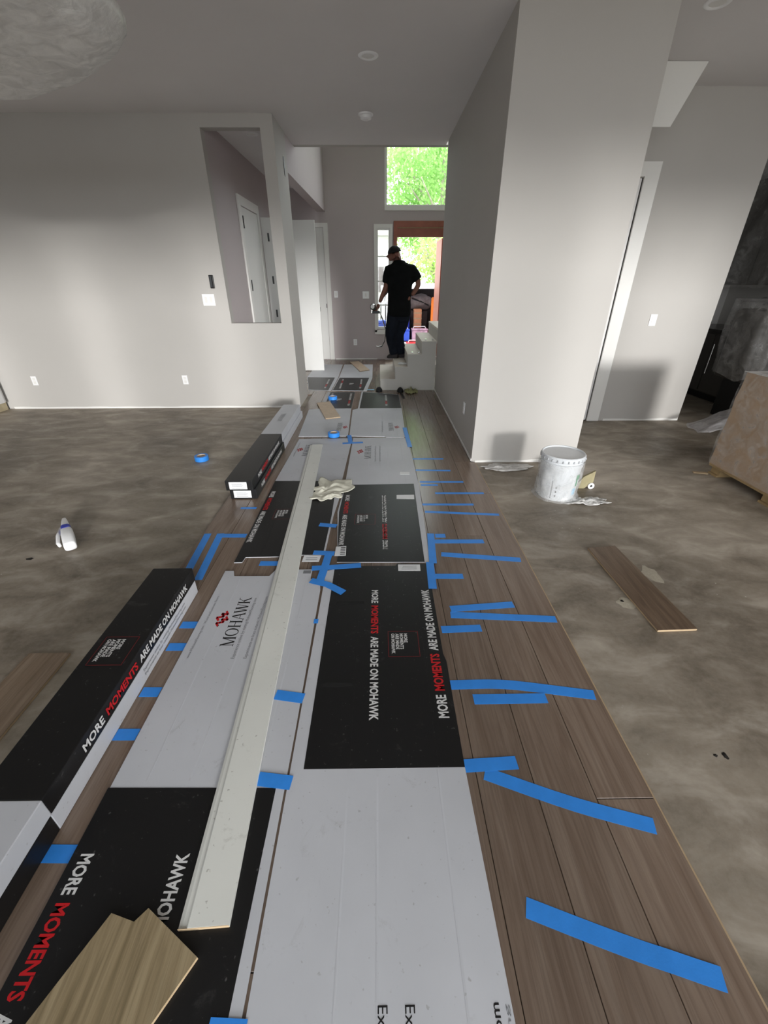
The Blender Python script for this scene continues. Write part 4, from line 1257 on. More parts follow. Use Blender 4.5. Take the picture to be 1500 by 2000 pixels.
# ------------------------------------------------------------------ kitchen run behind plastic
t = thing('kitchen_cabinet', 'dark kitchen base cabinet with a long steel pull behind the plastic', 'cabinet', (4.9, 5.6, 0))
mesh('carcass', MB().box(4.625, 4.25, 0.10, 5.24, 6.9, 0.88), M['cab_dark'], t)
mesh('toe_kick', MB().box(4.69, 4.25, 0.001, 5.24, 6.9, 0.10), M['black_plastic'], t)
mesh('worktop', MB().box(4.585, 4.25, 0.881, 5.24, 6.9, 0.92), M['counter'], t, bevel=0.003)
for y0, y1 in ((4.27, 4.86), (4.88, 5.48), (5.50, 6.07), (6.09, 6.88)):
    dr = mesh('door', MB().box(4.605, y0, 0.12, 4.6245, y1, 0.86), M['cab_dark'], t, bevel=0.003)
    if y1 != 6.07:
        continue
    hy = y1 - 0.05
    hd = MB().tube([(4.585, hy, 0.36), (4.585, hy, 0.74)], 0.009, 10)
    hd.tube([(4.605, hy, 0.40), (4.585, hy, 0.40)], 0.006, 8); hd.tube([(4.605, hy, 0.70), (4.585, hy, 0.70)], 0.006, 8)
    mesh('pull_handle', hd, M['steel'], dr)
t = thing('upper_cabinet', 'dark upper kitchen cabinet hung behind the draped plastic', 'cabinet', (5.05, 5.6, 1.45))
mesh('carcass', MB().box(4.89, 4.25, 1.45, 5.245, 6.9, 2.62), M['cab_dark'], t)
for y0, y1 in ((4.27, 4.90), (4.92, 5.55), (5.57, 6.20), (6.22, 6.88)):
    mesh('door', MB().box(4.87, y0, 1.47, 4.889, y1, 2.60), M['cab_dark'], t, bevel=0.003)
# the hanging sheet, gathered at its lower edge
v = []; f = []; n_, hh = 60, 34
for j in range(hh + 1):
    for i in range(n_ + 1):
        y = 4.30 + 2.5 * i / n_
        s = j / hh
        low = 1.42 + 0.05 * noise.noise(Vector((y * 1.5, 3.0, 0)))
        z = 2.95 - (2.95 - low) * s
        x = 4.50 - 0.06 * s * s + 0.10 * noise.noise(Vector((y * 2.6 + z * 0.8, z * 0.7, 2.0))) - 0.20 * max(0, s - 0.55) * abs(math.sin(y * 2.4 + z * 1.3)) - 0.05 * abs(noise.noise(Vector((y * 6, z * 3, 5))))
        v.append((x, y, z))
for j in range(hh):
    for i in range(n_):
        a = j * (n_ + 1) + i
        f.append((a, a + 1, a + n_ + 2, a + n_ + 1))
o = mesh('plastic_curtain', MB().add(v, f), M['film_dark'], None, base=(4.5, 5.5, 1.4), smooth=True)
setp(o, 'smoky plastic sheet hanging from the ceiling over the dark kitchen', 'plastic sheet')

t = thing('covered_appliance', 'dark bulky appliance shrouded in smoky plastic before the kitchen worktop', 'appliance', (4.35, 5.05, 0.0))
mesh('body', MB().box(4.16, 4.80, 0.46, 4.48, 5.34, 1.22), M['cab_dark'], t, bevel=0.05)
mesh('stand', MB().box(4.26, 4.90, 0.001, 4.44, 5.26, 0.459), M['black_plastic'], t, bevel=0.01)
sv_ = []; sf_ = []; n_, hh = 48, 18
for j in range(hh + 1):
    for i in range(n_):
        a = 2 * math.pi * i / n_
        z = 1.30 - 0.80 * max(0, j - 2) / (hh - 2)
        k = (1 + 0.16 * noise.noise(Vector((math.cos(a) * 2.6, math.sin(a) * 2.6, z * 1.6))) + 0.05 * math.sin(7 * a + z * 3)) * (0.02, 0.6, 1)[min(j, 2)]
        e = 0.6
        cx_ = 4.32 + 0.205 * k * math.copysign(abs(math.cos(a)) ** e, math.cos(a))
        cy_ = 5.07 + 0.345 * k * math.copysign(abs(math.sin(a)) ** e, math.sin(a))
        sv_.append((cx_, cy_, z + 0.06 * noise.noise(Vector((math.cos(a) * 2, math.sin(a) * 2, 1)))))
for j in range(hh):
    for i in range(n_):
        sf_.append((j * n_ + i, (j + 1) * n_ + i, (j + 1) * n_ + (i + 1) % n_, j * n_ + (i + 1) % n_))
mesh('shroud', MB().add(sv_, sf_), M['film_dark'], t, smooth=True)

# white cabinet at the far left corner
t = thing('wall_cabinet', 'white base cabinet with raw toe board in the far left corner', 'cabinet', (-5.2, 4.6, 0))
mesh('carcass', MB().box(-5.54, 3.4, 0.10, -4.972, 5.63, 0.90), M['cab_white'], t)
mesh('toe_board', MB().box(-5.54, 3.4, 0.001, -4.985, 5.63, 0.10), M['cab_wood'], t)
for y0, y1 in ((3.43, 4.1), (4.13, 4.83), (4.86, 5.58)):
    dr = mesh('door', MB().box(-4.9715, y0, 0.105, -4.952, y1, 0.88), M['cab_white'], t)
    for q in ((y0, 0.105, y0 + 0.06, 0.88), (y1 - 0.06, 0.105, y1, 0.88), (y0 + 0.06, 0.82, y1 - 0.06, 0.88), (y0 + 0.06, 0.105, y1 - 0.06, 0.165)):
        mesh('rail', MB().box(-4.9515, q[0], q[1], -4.946, q[2], q[3]), M['cab_white'], dr)
mesh('top', MB().box(-5.545, 3.38, 0.901, -4.93, 5.64, 0.935), M['cab_white'], t)

# ------------------------------------------------------------------ ceiling fan bagged in plastic
fx, fy, fz = -2.12, 2.42, 2.52
t = thing('bagged_ceiling_fan', 'ceiling fan bagged in milky plastic at the upper left', 'ceiling fan', (fx, fy, CEIL))
mesh('downrod', MB().tube([(fx, fy, CEIL - 0.002), (fx, fy, fz + 0.10)], 0.016, 12), M['steel'], t)
mesh('canopy', MB().lathe([(0.03, -0.08), (0.07, -0.05), (0.075, -0.001)], (fx, fy, CEIL), 24), M['steel'], t, smooth=True)
mesh('motor', MB().lathe([(0.03, 0.12), (0.10, 0.10), (0.13, 0.04), (0.12, -0.03), (0.05, -0.06)], (fx, fy, fz), 28), M['plastic_white'], t, smooth=True)
for k in range(5):
    a = 2 * math.pi * k / 5 + 0.35
    ca, sa = math.cos(a), math.sin(a)
    pl = [(0.14, -0.045), (0.75, -0.07), (0.79, 0.0), (0.75, 0.07), (0.14, 0.045)]
    mesh('blade', MB().prism([(fx + r * ca - q * sa, fy + r * sa + q * ca) for r, q in pl], fz + 0.02, fz + 0.032), M['plastic_white'], t)
v = []; f = []; n_, hh = 72, 18
for j in range(hh + 1):
    ph = math.pi * j / hh
    for i in range(n_):
        a = 2 * math.pi * i / n_
        rr = 0.98 + 0.07 * noise.noise(Vector((math.cos(a) * 1.7, math.sin(a) * 1.7, 4)))
        lob = 1 + 0.05 * math.cos(5 * (a - 0.35))
        r = rr * lob * (math.sin(ph) ** 0.55) if 0 < j < hh else 0.02
        wr = 0.035 * abs(noise.noise(Vector((math.cos(a) * 5 * r, math.sin(a) * 5 * r, ph * 2)))) + 0.02 * abs(noise.noise(Vector((math.cos(a) * 11, math.sin(a) * 11, ph * 3))))
        z = fz + 0.01 + 0.135 * math.cos(ph) - wr * (1 if ph > 1.2 else 0)
        v.append((fx + r * math.cos(a), fy + r * math.sin(a), z))
for j in range(hh):
    for i in range(n_):
        f.append((j * n_ + i, (j + 1) * n_ + i, (j + 1) * n_ + (i + 1) % n_, j * n_ + (i + 1) % n_))
mesh('plastic_bag', MB().add(v, f), M['film_milky'], t, smooth=True)

# ------------------------------------------------------------------ the man on the stairs
MX, MY = 0.31, 7.45
man = thing('person', 'man in a black shirt and dark jeans stepping on the stairs, nail gun in hand', 'person', (0.31, MY, 0.36))
def skin_mesh(name, verts, edges, mt, parent, sub=2, root=0):
    me = bpy.data.meshes.new(name)
    off = origin_of(parent)
    me.from_pydata([tuple(Vector(p[:3]) - off) for p in verts], edges, [])
    o = bpy.data.objects.new(name, me)
    COL.objects.link(o)
    o.parent = parent
    me.materials.append(M[mt])
    sk = o.modifiers.new('skin', 'SKIN')
    sk.use_smooth_shade = True
    sk.branch_smoothing = 0.4
    lay_ = me.skin_vertices[0].data
    for i, p in enumerate(verts):
        r = p[3]
        lay_[i].radius = r if isinstance(r, tuple) else (r, r)
        lay_[i].use_root = (i == root)
    if sub:
        s = o.modifiers.new('subsurf', 'SUBSURF')
        s.levels = s.render_levels = sub
    return o
Y = MY
# one continuous body: pelvis, spine, neck, head, arms, legs
bv = [
 (0.335, Y, 1.09, (0.160, 0.115)),      # 0 pelvis
 (0.335, Y, 1.24, (0.160, 0.11)),       # 1 waist
 (0.340, Y, 1.42, (0.150, 0.105)),     # 2 belly
 (0.345, Y, 1.57, (0.155, 0.105)),     # 3 chest
 (0.340, Y, 1.68, (0.105, 0.085)),      # 4 upper chest
 (0.318, Y + 0.01, 1.755, 0.064),       # 5 neck
 (0.285, Y + 0.02, 1.82, 0.076),        # 6 skull base
 (0.252, Y + 0.03, 1.885, 0.090),       # 7 crown
 (0.180, Y + 0.03, 1.645, 0.076),       # 8 left shoulder
 (0.150, Y + 0.04, 1.52, 0.056),        # 9 left upper arm
 (0.124, Y + 0.03, 1.42, 0.046),        # 10 left elbow
 (0.060, Y + 0.01, 1.29, 0.038),        # 11 left forearm
 (0.018, Y, 1.20, 0.028),               # 12 left wrist
 (0.510, Y - 0.01, 1.645, 0.078),       # 13 right shoulder
 (0.590, Y - 0.01, 1.56, 0.058),        # 14
 (0.640, Y - 0.01, 1.47, 0.045),        # 15 right elbow
 (0.590, Y - 0.03, 1.38, 0.038),        # 16
 (0.525, Y - 0.05, 1.30, 0.029),        # 17 right wrist
 (0.260, Y - 0.02, 0.99, 0.080),        # 18 left hip
 (0.200, Y - 0.05, 0.84, 0.052),        # 19 left thigh
 (0.180, Y - 0.06, 0.74, 0.042),        # 20 left knee
 (0.215, Y - 0.02, 0.59, 0.037),        # 21 left calf
 (0.262, Y, 0.46, 0.029),               # 22 left ankle
 (0.395, Y + 0.03, 0.99, 0.082),        # 23 right hip
 (0.355, Y + 0.05, 0.82, 0.052),        # 24 right thigh
 (0.325, Y + 0.05, 0.72, 0.042),        # 25 right knee
 (0.350, Y + 0.05, 0.57, 0.038),        # 26 right calf
 (0.385, Y + 0.04, 0.45, 0.029),        # 27 right ankle
]
be = [(0, 1), (1, 2), (2, 3), (3, 4), (4, 5), (5, 6), (6, 7), (4, 8), (8, 9), (9, 10), (10, 11), (11, 12), (4, 13), (13, 14), (14, 15), (15, 16), (16, 17),
      (0, 18), (18, 19), (19, 20), (20, 21), (21, 22), (0, 23), (23, 24), (24, 25), (25, 26), (26, 27)]
body = skin_mesh('body', bv, be, 'skin', man)
# clothing follows the body
def loft(mb, rings, n=20, e=0.85):
    """closed hull through elliptical rings (x, y, z, rx, ry)"""
    v = []; f = []
    for x, y, z, rx, ry in rings:
        for k in range(n):
            a = 2 * math.pi * k / n
            v.append((x + rx * math.copysign(abs(math.cos(a)) ** e, math.cos(a)), y + ry * math.copysign(abs(math.sin(a)) ** e, math.sin(a)), z))
    for q in range(len(rings) - 1):
        for k in range(n):
            f.append((q * n + k, q * n + (k + 1) % n, (q + 1) * n + (k + 1) % n, (q + 1) * n + k))
    f.append(tuple(range(n - 1, -1, -1)))
    f.append(tuple((len(rings) - 1) * n + k for k in range(n)))
    return mb.add(v, f)
def fuse(o, vox):
    r = o.modifiers.new('fuse', 'REMESH')
    r.mode = 'VOXEL'
    r.voxel_size = vox
    r.use_smooth_shade = True
    q = o.modifiers.new('smooth', 'SMOOTH')
    q.factor, q.iterations = 0.5, 5
    return o
sh_ = MB()
loft(sh_, [(0.332, Y, 1.00, 0.185, 0.150), (0.335, Y, 1.10, 0.190, 0.150), (0.335, Y, 1.25, 0.182, 0.140), (0.340, Y, 1.42, 0.192, 0.145), (0.345, Y, 1.56, 0.205, 0.150),
           (0.345, Y, 1.65, 0.205, 0.140), (0.340, Y, 1.71, 0.165, 0.118), (0.330, Y + 0.005, 1.755, 0.100, 0.092), (0.322, Y + 0.008, 1.785, 0.076, 0.078)])
sh_.tube([(0.25, Y + 0.02, 1.655), (0.180, Y + 0.03, 1.640), (0.156, Y + 0.04, 1.55), (0.142, Y + 0.037, 1.47)], [0.09, 0.098, 0.088, 0.082], 16)
sh_.tube([(0.44, Y, 1.655), (0.515, Y - 0.01, 1.640), (0.580, Y - 0.01, 1.565), (0.615, Y - 0.01, 1.515)], [0.09, 0.098, 0.088, 0.080], 16)
fuse(mesh('shirt', sh_, M['shirt'], man), 0.014)
jn_ = MB()
loft(jn_, [(0.335, Y, 0.93, 0.165, 0.120), (0.335, Y, 1.00, 0.180, 0.135), (0.335, Y, 1.10, 0.172, 0.130)])
jn_.tube([(0.258, Y - 0.01, 1.02), (0.235, Y - 0.03, 0.90), (0.195, Y - 0.055, 0.76), (0.205, Y - 0.03, 0.64), (0.240, Y, 0.53), (0.262, Y, 0.42)], [0.115, 0.112, 0.090, 0.080, 0.078, 0.078], 16)
jn_.tube([(0.400, Y + 0.02, 1.02), (0.372, Y + 0.04, 0.88), (0.330, Y + 0.05, 0.73), (0.340, Y + 0.05, 0.62), (0.370, Y + 0.045, 0.52), (0.388, Y + 0.04, 0.42)], [0.118, 0.115, 0.094, 0.084, 0.080, 0.078], 16)
fuse(mesh('jeans', jn_, M['jeans'], man), 0.013)
# head details: cap, brim, face
cap = MB(); v = []; f = []; n_ = 20
hc = Vector((0.252, Y + 0.03, 1.882)); tl = Vector((-0.25, 0.05, 1)).normalized()
ex = tl.cross(Vector((0, 1, 0))).normalized(); ey = tl.cross(ex)
for j in range(8):
    a = (math.pi / 2) * j / 7
    r, h = 0.104 * math.cos(a), 0.092 * math.sin(a)
    for k in range(n_):
        b = 2 * math.pi * k / n_
        v.append(hc + ex * (max(r, 0.002) * math.cos(b)) + ey * (max(r, 0.002) * math.sin(b)) + tl * h)
for j in range(7):
    for k in range(n_):
        f.append((j * n_ + k, j * n_ + (k + 1) % n_, (j + 1) * n_ + (k + 1) % n_, (j + 1) * n_ + k))
mesh('cap', cap.add(v, f), M['hair'], man, smooth=True)
mesh('nose', MB().tube([(0.168, Y + 0.045, 1.862), (0.138, Y + 0.05, 1.828), (0.158, Y + 0.045, 1.818)], [0.010, 0.015, 0.010], 8), M['skin'], man, smooth=True)
mesh('jaw', MB().tube([(0.235, Y + 0.03, 1.86), (0.195, Y + 0.04, 1.815), (0.168, Y + 0.045, 1.795)], [0.062, 0.050, 0.030], 12), M['skin'], man, smooth=True)
mesh('mouth', MB().tube([(0.142, Y + 0.028, 1.803), (0.138, Y + 0.05, 1.802), (0.146, Y + 0.07, 1.803)], 0.006, 6), M['dark_red_ink'], man)
for q in (0.0, 0.055):
    mesh('eye', MB().lathe([(0.001, -0.010), (0.008, -0.006), (0.010, 0), (0.008, 0.006), (0.001, 0.010)], (0.158, Y + 0.018 + q, 1.876), 10), M['black_ink'], man)
mesh('ear', MB().tube([(0.262, Y - 0.062, 1.875), (0.268, Y - 0.072, 1.85), (0.258, Y - 0.064, 1.825)], [0.012, 0.016, 0.010], 8), M['skin'], man, smooth=True)
def hand(palm, d, side, spread, name='hand'):
    """palm with five unequal bent fingers; d points along the hand, spread across it"""
    p, d, sp_, sd = Vector(palm), Vector(d).normalized(), Vector(spread).normalized(), Vector(side).normalized()
    vs = [(*p, 0.030), (*(p + d * 0.045), 0.032), (*(p + d * 0.08), 0.028)]
    es = [(0, 1), (1, 2)]
    h = skin_mesh('palm', vs, es, 'skin', man, 1)
    for k, (o_, ln) in enumerate(((-0.027, 0.068), (-0.009, 0.078), (0.009, 0.073), (0.026, 0.058))):
        a = p + d * 0.08 + sp_ * o_
        b = a + d * ln * 0.5 + sd * 0.012
        c = b + (d * 0.4 + sd * 0.9).normalized() * ln * 0.45
        e = c + (sd * 0.8 - d * 0.5).normalized() * ln * 0.3
        skin_mesh('finger', [(*a, 0.010), (*b, 0.0095), (*c, 0.0085), (*e, 0.007)], [(0, 1), (1, 2), (2, 3)], 'skin', man, 1)
    a = p + d * 0.025 - sp_ * 0.028
    b = a + (d * 0.6 - sp_ * 0.8).normalized() * 0.045
    c = b + (d * 0.8 + sd * 0.5).normalized() * 0.035
    skin_mesh('thumb', [(*a, 0.012), (*b, 0.011), (*c, 0.009)], [(0, 1), (1, 2)], 'skin', man, 1)
hand((0.010, Y, 1.185), (-0.35, 0, -1), (-0.9, 0.1, 0.3), (0.1, 1, 0.0))
hand((0.510, Y - 0.07, 1.285), (-0.75, -0.2, -0.55), (0, 0.9, -0.3), (0.4, -0.2, -0.9))
for sx_, sy0, tz in ((0.262, Y - 0.01, 0.362), (0.392, Y + 0.06, 0.362)):
    sh = MB()
    out = [(-0.125, 0.0), (-0.10, 0.038), (-0.03, 0.046), (0.05, 0.040), (0.075, 0.0), (0.05, -0.040), (-0.03, -0.046), (-0.10, -0.038)]
    lv = [(0.0, 1.0, 0), (0.03, 1.0, 0), (0.055, 0.86, 0.008), (0.085, 0.55, 0.03)]
    v = []; f = []
    for z, k, dx in lv:
        for a, b in out:
            v.append((sx_ + dx + a * k, sy0 + b * k, tz + z))
    for i in range(3):
        for k in range(8):
            f.append((i * 8 + k, (i + 1) * 8 + k, (i + 1) * 8 + (k + 1) % 8, i * 8 + (k + 1) % 8))
    f.append(tuple(range(8))); f.append(tuple(range(31, 23, -1)))
    mesh('shoe', sh.add(v, f), M['shoe'], man, bevel=0.004)

# the tool hanging from his hand
ng = thing('nail_gun', 'black and steel nail gun held low in the left hand of the man', 'tool', (-0.05, Y, 1.10))
mesh('grip', MB().tube([(-0.02, Y, 1.125), (-0.075, Y, 1.10)], 0.017, 10), M['black_plastic'], ng)
mesh('motor_housing', MB().tube([(-0.085, Y - 0.05, 1.145), (-0.085, Y + 0.01, 1.135), (-0.08, Y + 0.09, 1.12)], [0.048, 0.050, 0.036], 16), M['black_plastic'], ng)
mesh('end_cap', MB().tube([(-0.092, Y - 0.075, 1.148), (-0.088, Y - 0.05, 1.145)], [0.030, 0.044], 16), M['steel'], ng)
mesh('magazine', MB().box(-0.10, Y - 0.045, 1.045, 0.02, Y - 0.015, 1.085), M['black_plastic'], ng, bevel=0.004)
mesh('nose_piece', MB().box(-0.115, Y - 0.04, 1.05, -0.095, Y - 0.02, 1.12), M['steel'], ng, bevel=0.003)
hose = [(0.02, Y, 1.07), (0.07, Y + 0.08, 0.95), (0.12, Y + 0.10, 0.78), (0.10, Y + 0.06, 0.62), (0.05, Y, 0.545), (-0.02, Y - 0.05, 0.545), (-0.05, Y - 0.06, 0.56)]
mesh('air_hose', MB().tube(hose, 0.010, 8), M['steel'], ng, smooth=True)

# clutter on and before the stairs
o = mesh('paper_scrap', crumple(0.375, 6.86, 0.3635, 0.07, 0.10, 0.03, 2.9, 12, ragged=0.4, thick=0.001), M['label'], None, base=(0.375, 6.86, 0.361))
setp(o, 'crumpled white paper on the second stair tread', 'paper')
for (x, y, lab, sgn) in ((0.0, 6.54, 'black knee pad lying at the left of the bottom stair', -1), (0.325, 6.50, 'black knee pad with a trailing strap right of the bottom stair', 1)):
    t = thing('knee_pad', lab, 'knee pad', (x, y, 0.0125))
    pad = MB(); v = []; f = []; n_ = 18
    for j in range(7):
        a = (math.pi / 2) * j / 6
        for k in range(n_):
            b = 2 * math.pi * k / n_
            v.append((x + max(0.001, math.cos(a)) * 0.050 * math.cos(b), y + max(0.001, math.cos(a)) * 0.075 * math.sin(b), 0.0135 + 0.065 * math.sin(a)))
    for j in range(6):
        for k in range(n_):
            f.append((j * n_ + k, j * n_ + (k + 1) % n_, (j + 1) * n_ + (k + 1) % n_, (j + 1) * n_ + k))
    f.append(tuple(range(n_ - 1, -1, -1)))
    mesh('shell', pad.add(v, f), M['rubber'], t, smooth=True)
    mesh('strap', MB().ribbon([(x, y - 0.06), (x + 0.02 * sgn, y - 0.16), (x + 0.035 * sgn, y - 0.28 - 0.15 * (sgn > 0))], 0.03, 0.0128, 0.003), M['rubber'], t)
o = mesh('rag', crumple(0.50, 6.46, 0.0135, 0.09, 0.11, 0.08, 9.7, 14, ragged=0.4), M['yellow_cloth'], None, base=(0.50, 6.46, 0.0125), smooth=True)
setp(o, 'dull yellow rag bunched at the foot of the stair wall', 'rag')

# ------------------------------------------------------------------ outside the entrance
struct('terrain_1', MB().box(-60, 9.72, -0.75, 60, 16.5, -0.60), M['soil'])
struct('terrain_2', MB().box(-60, 16.5, -0.75, 60, 70, -0.60), M['grass'])
struct('terrain_3', MB().box(-60, -60, -0.75, 60, -3.4, -0.15), M['patio'])
struct('terrain_4', MB().box(-1.2, 9.72, -0.60, 2.6, 11.4, -0.02), M['soil'])
# porch railing seen through the sidelight
t = thing('porch_railing', 'white porch railing with thin balusters outside the sidelight', 'railing', (-0.1, 11.3, -0.02))
mesh('top_rail', MB().box(-1.1, 11.27, 1.02, 0.32, 11.33, 1.07), M['van'], t)
mesh('bottom_rail', MB().box(-1.1, 11.28, 0.10, 0.32, 11.32, 0.14), M['van'], t)
for k in range(13):
    x = -1.08 + k * 0.113
    mesh('baluster', MB().box(x, 11.288, 0.14, x + 0.024, 11.312, 1.02), M['black_metal'], t)
mesh('post', MB().box(-1.16, 11.26, -0.019, -1.10, 11.34, 1.12), M['van'], t)
mesh('post', MB().box(0.32, 11.26, -0.019, 0.38, 11.34, 1.12), M['van'], t)
t = thing('cooler_box', 'blue lidded cooler standing on a white crate on the porch', 'cooler', (0.03, 10.5, 0.36))
mesh('tub', MB().box(-0.10, 10.36, 0.36, 0.16, 10.62, 0.66), M['cool_blue'], t, bevel=0.012)
mesh('lid', MB().box(-0.105, 10.355, 0.661, 0.165, 10.625, 0.72), M['cool_blue'], t, bevel=0.012)
t = thing('crate', 'white plastic crate under the blue cooler on the porch', 'crate', (0.03, 10.5, -0.02))
mesh('shell', MB().box(-0.14, 10.33, -0.019, 0.20, 10.66, 0.358), M['van'], t, bevel=0.01)
mesh('rim', MB().box(-0.15, 10.32, 0.30, 0.21, 10.67, 0.33), M['van'], t, bevel=0.005)
# van backed up to the porch, rear opening full of gear
van = thing('van', 'white van parked with its rear open and full of gear outside the door', 'van', (1.0, 14.0, -0.6))
VX0, VX1, VY = 0.12, 1.86, 12.4
vz0, vz1 = 0.02, 1.36
out = [(VX0, vz0 - 0.3), (VX1, vz0 - 0.3), (VX1 + 0.03, 0.6), (VX1 - 0.08, 1.25), (VX1 - 0.28, 1.42), (VX0 + 0.28, 1.42), (VX0 + 0.08, 1.25), (VX0 - 0.03, 0.6)]
mesh('roof', MB().box(VX0 + 0.1, VY, 1.36, VX1 - 0.1, 16.4, 1.44), M['van'], van, bevel=0.03)
for s_x in (VX0 - 0.03, VX1 - 0.05):
    mesh('side_panel', MB().box(s_x, VY + 0.02, -0.25, s_x + 0.08, 16.4, 1.38), M['van'], van, bevel=0.02)
mesh('load_floor', MB().box(VX0 + 0.05, VY, -0.02, VX1 - 0.05, 16.4, 0.03), M['van_glass'], van)
mesh('bulkhead', MB().box(VX0 + 0.05, 14.4, 0.03, VX1 - 0.05, 14.46, 1.36), M['van_glass'], van)
mesh('bumper', MB().box(VX0 - 0.05, VY - 0.10, -0.20, VX1 + 0.05, VY + 0.02, 0.02), M['van'], van, bevel=0.02)
mesh('bumper_strip', MB().box(VX0 + 0.3, VY - 0.106, -0.08, VX1 - 0.3, VY - 0.1001, -0.05), M['black_plastic'], van)
mesh('frame_post', MB().tube([(VX1 - 0.09, VY, 0.02), (VX1 - 0.05, VY, 0.6), (VX1 - 0.12, VY, 1.15), (VX1 - 0.32, VY, 1.37), (VX0 + 0.32, VY, 1.37), (VX0 + 0.12, VY, 1.15), (VX0 + 0.05, VY, 0.6), (VX0 + 0.09, VY, 0.02)], 0.05, 10), M['van'], van, smooth=True)
mesh('barn_door', MB().prism([(VX1 - 0.02, VY - 0.04), (VX1 + 0.03, VY - 0.02), (VX1 + 0.22, VY - 0.72), (VX1 + 0.17, VY - 0.74)], -0.10, 1.34), M['van'], van, bevel=0.02)
for xw in (VX0 + 0.02, VX1 - 0.22):
    wh = MB().lathe([(0.20, -0.1), (0.31, -0.1), (0.32, -0.05), (0.32, 0.05), (0.31, 0.1), (0.20, 0.1), (0.20, -0.1)], (0, 0, 0), 24, cap=False)
    wh.v = [(xw + 0.1 + c_, 13.2 + a, -0.28 + b) for a, b, c_ in wh.v]
    mesh('wheel', wh, M['rubber'], van)
mesh('tail_lamp', MB().box(VX1 - 0.02, VY - 0.02, 0.55, VX1 + 0.04, VY + 0.03, 0.95), M['red'], van)
def gear(name, label, cat, x0, y0, z0, x1, y1, z1, mt, extra=None, bev=0.02):
    t = thing(name, label, cat, ((x0 + x1) / 2, (y0 + y1) / 2, z0))
    mesh('body', MB().box(x0, y0, z0, x1, y1, z1), M[mt], t, bevel=bev)
    if extra == 'lid':
        mesh('lid', MB().box(x0 - 0.01, y0 - 0.01, z1 + 0.0005, x1 + 0.01, y1 + 0.01, z1 + 0.03), M[mt], t, bevel=0.008)
        mesh('handle', MB().tube([(x0 + 0.04, (y0 + y1) / 2, z1 + 0.03), (x0 + 0.06, (y0 + y1) / 2, z1 + 0.08), (x1 - 0.06, (y0 + y1) / 2, z1 + 0.08), (x1 - 0.04, (y0 + y1) / 2, z1 + 0.03)], 0.012, 8), M['van'], t)
    if extra == 'slats':
        for k in range(3):
            mesh('band', MB().box(x0 - 0.003, y0 - 0.003, z0 + (z1 - z0) * (0.2 + 0.28 * k), x1 + 0.003, y0, z0 + (z1 - z0) * (0.26 + 0.28 * k)), M['kraft_edge'], t)
gear('cooler_box', 'light blue cooler at the left of the van load', 'cooler', 0.46, 12.5, 0.031, 0.86, 12.85, 0.30, 'cool_blue', 'lid')
gear('jerry_can', 'deep blue can on the floor behind the light blue cooler', 'can', 0.62, 12.92, 0.031, 0.88, 13.15, 0.62, 'deep_blue', 'lid')
gear('cardboard_box', 'tan cardboard box standing upright in the middle of the van', 'box', 1.00, 12.95, 0.32, 1.22, 13.2, 0.82, 'tan_box', 'slats')
gear('tool_case', 'mauve grey tool case low in the middle of the van load', 'case', 0.93, 12.5, 0.031, 1.36, 12.9, 0.31, 'mauve', 'lid')
gear('orange_panel', 'tall orange board on the right side of the van', 'board', 1.44, 12.6, 0.29, 1.64, 12.7, 1.12, 'orange', None, 0.03)
gear('storage_bin', 'low red-brown bin at the right of the van load', 'bin', 1.40, 12.5, 0.031, 1.70, 12.95, 0.245, 'door_wood', 'lid')
gear('cardboard_box', 'orange-brown box at the left edge of the van load', 'box', 0.26, 12.6, 0.031, 0.44, 12.9, 0.66, 'orange', 'slats')
for (cx_, cy_, cz_, rx, ry, rz, mt, lab, nm) in ((1.20, 13.35, 0.98, 0.36, 0.28, 0.20, 'grey_bag', 'grey duffel bag on top of the van load', 'duffel_bag'), (0.58, 13.45, 0.64, 0.20, 0.2, 0.16, 'cream_cloth', 'pale bundle of drop cloth beside the duffel bag', 'cloth_bundle')):
    bm_ = bmesh.new()
    bmesh.ops.create_icosphere(bm_, subdivisions=3, radius=1)
    mb = MB()
    for q in bm_.verts:
        k = 1 + 0.25 * noise.noise(q.co * 2.2 + Vector((cx_, 0, 0)))
        mb.v.append((cx_ + q.co.x * rx * k, cy_ + q.co.y * ry * k, cz_ + q.co.z * rz * k))
    bm_.verts.index_update()
    mb.f = [tuple(w_.index for w_ in fc.verts) for fc in bm_.faces]
    bm_.free()
    t = thing(nm, lab, 'bag', (cx_, cy_, cz_ - rz))
    mesh('body', mb, M[mt], t, smooth=True)
    mesh('strap', MB().tube([(cx_ - rx * 0.7, cy_ - ry * 0.6, cz_ + rz * 0.5), (cx_, cy_ - ry, cz_ + rz * 0.1), (cx_ + rx * 0.6, cy_ - ry * 0.8, cz_ - rz * 0.4)], 0.02, 8), M['black_plastic'], t, smooth=True)
gear('tool_case', 'grey case wedged under the duffel bag', 'case', 0.92, 13.22, 0.031, 1.40, 13.6, 0.76, 'van_glass', None)
gear('storage_bin', 'red lidded tray on the porch edge behind the stairs', 'bin', 0.70, 11.0, -0.019, 1.10, 11.3, 0.13, 'red', 'lid')

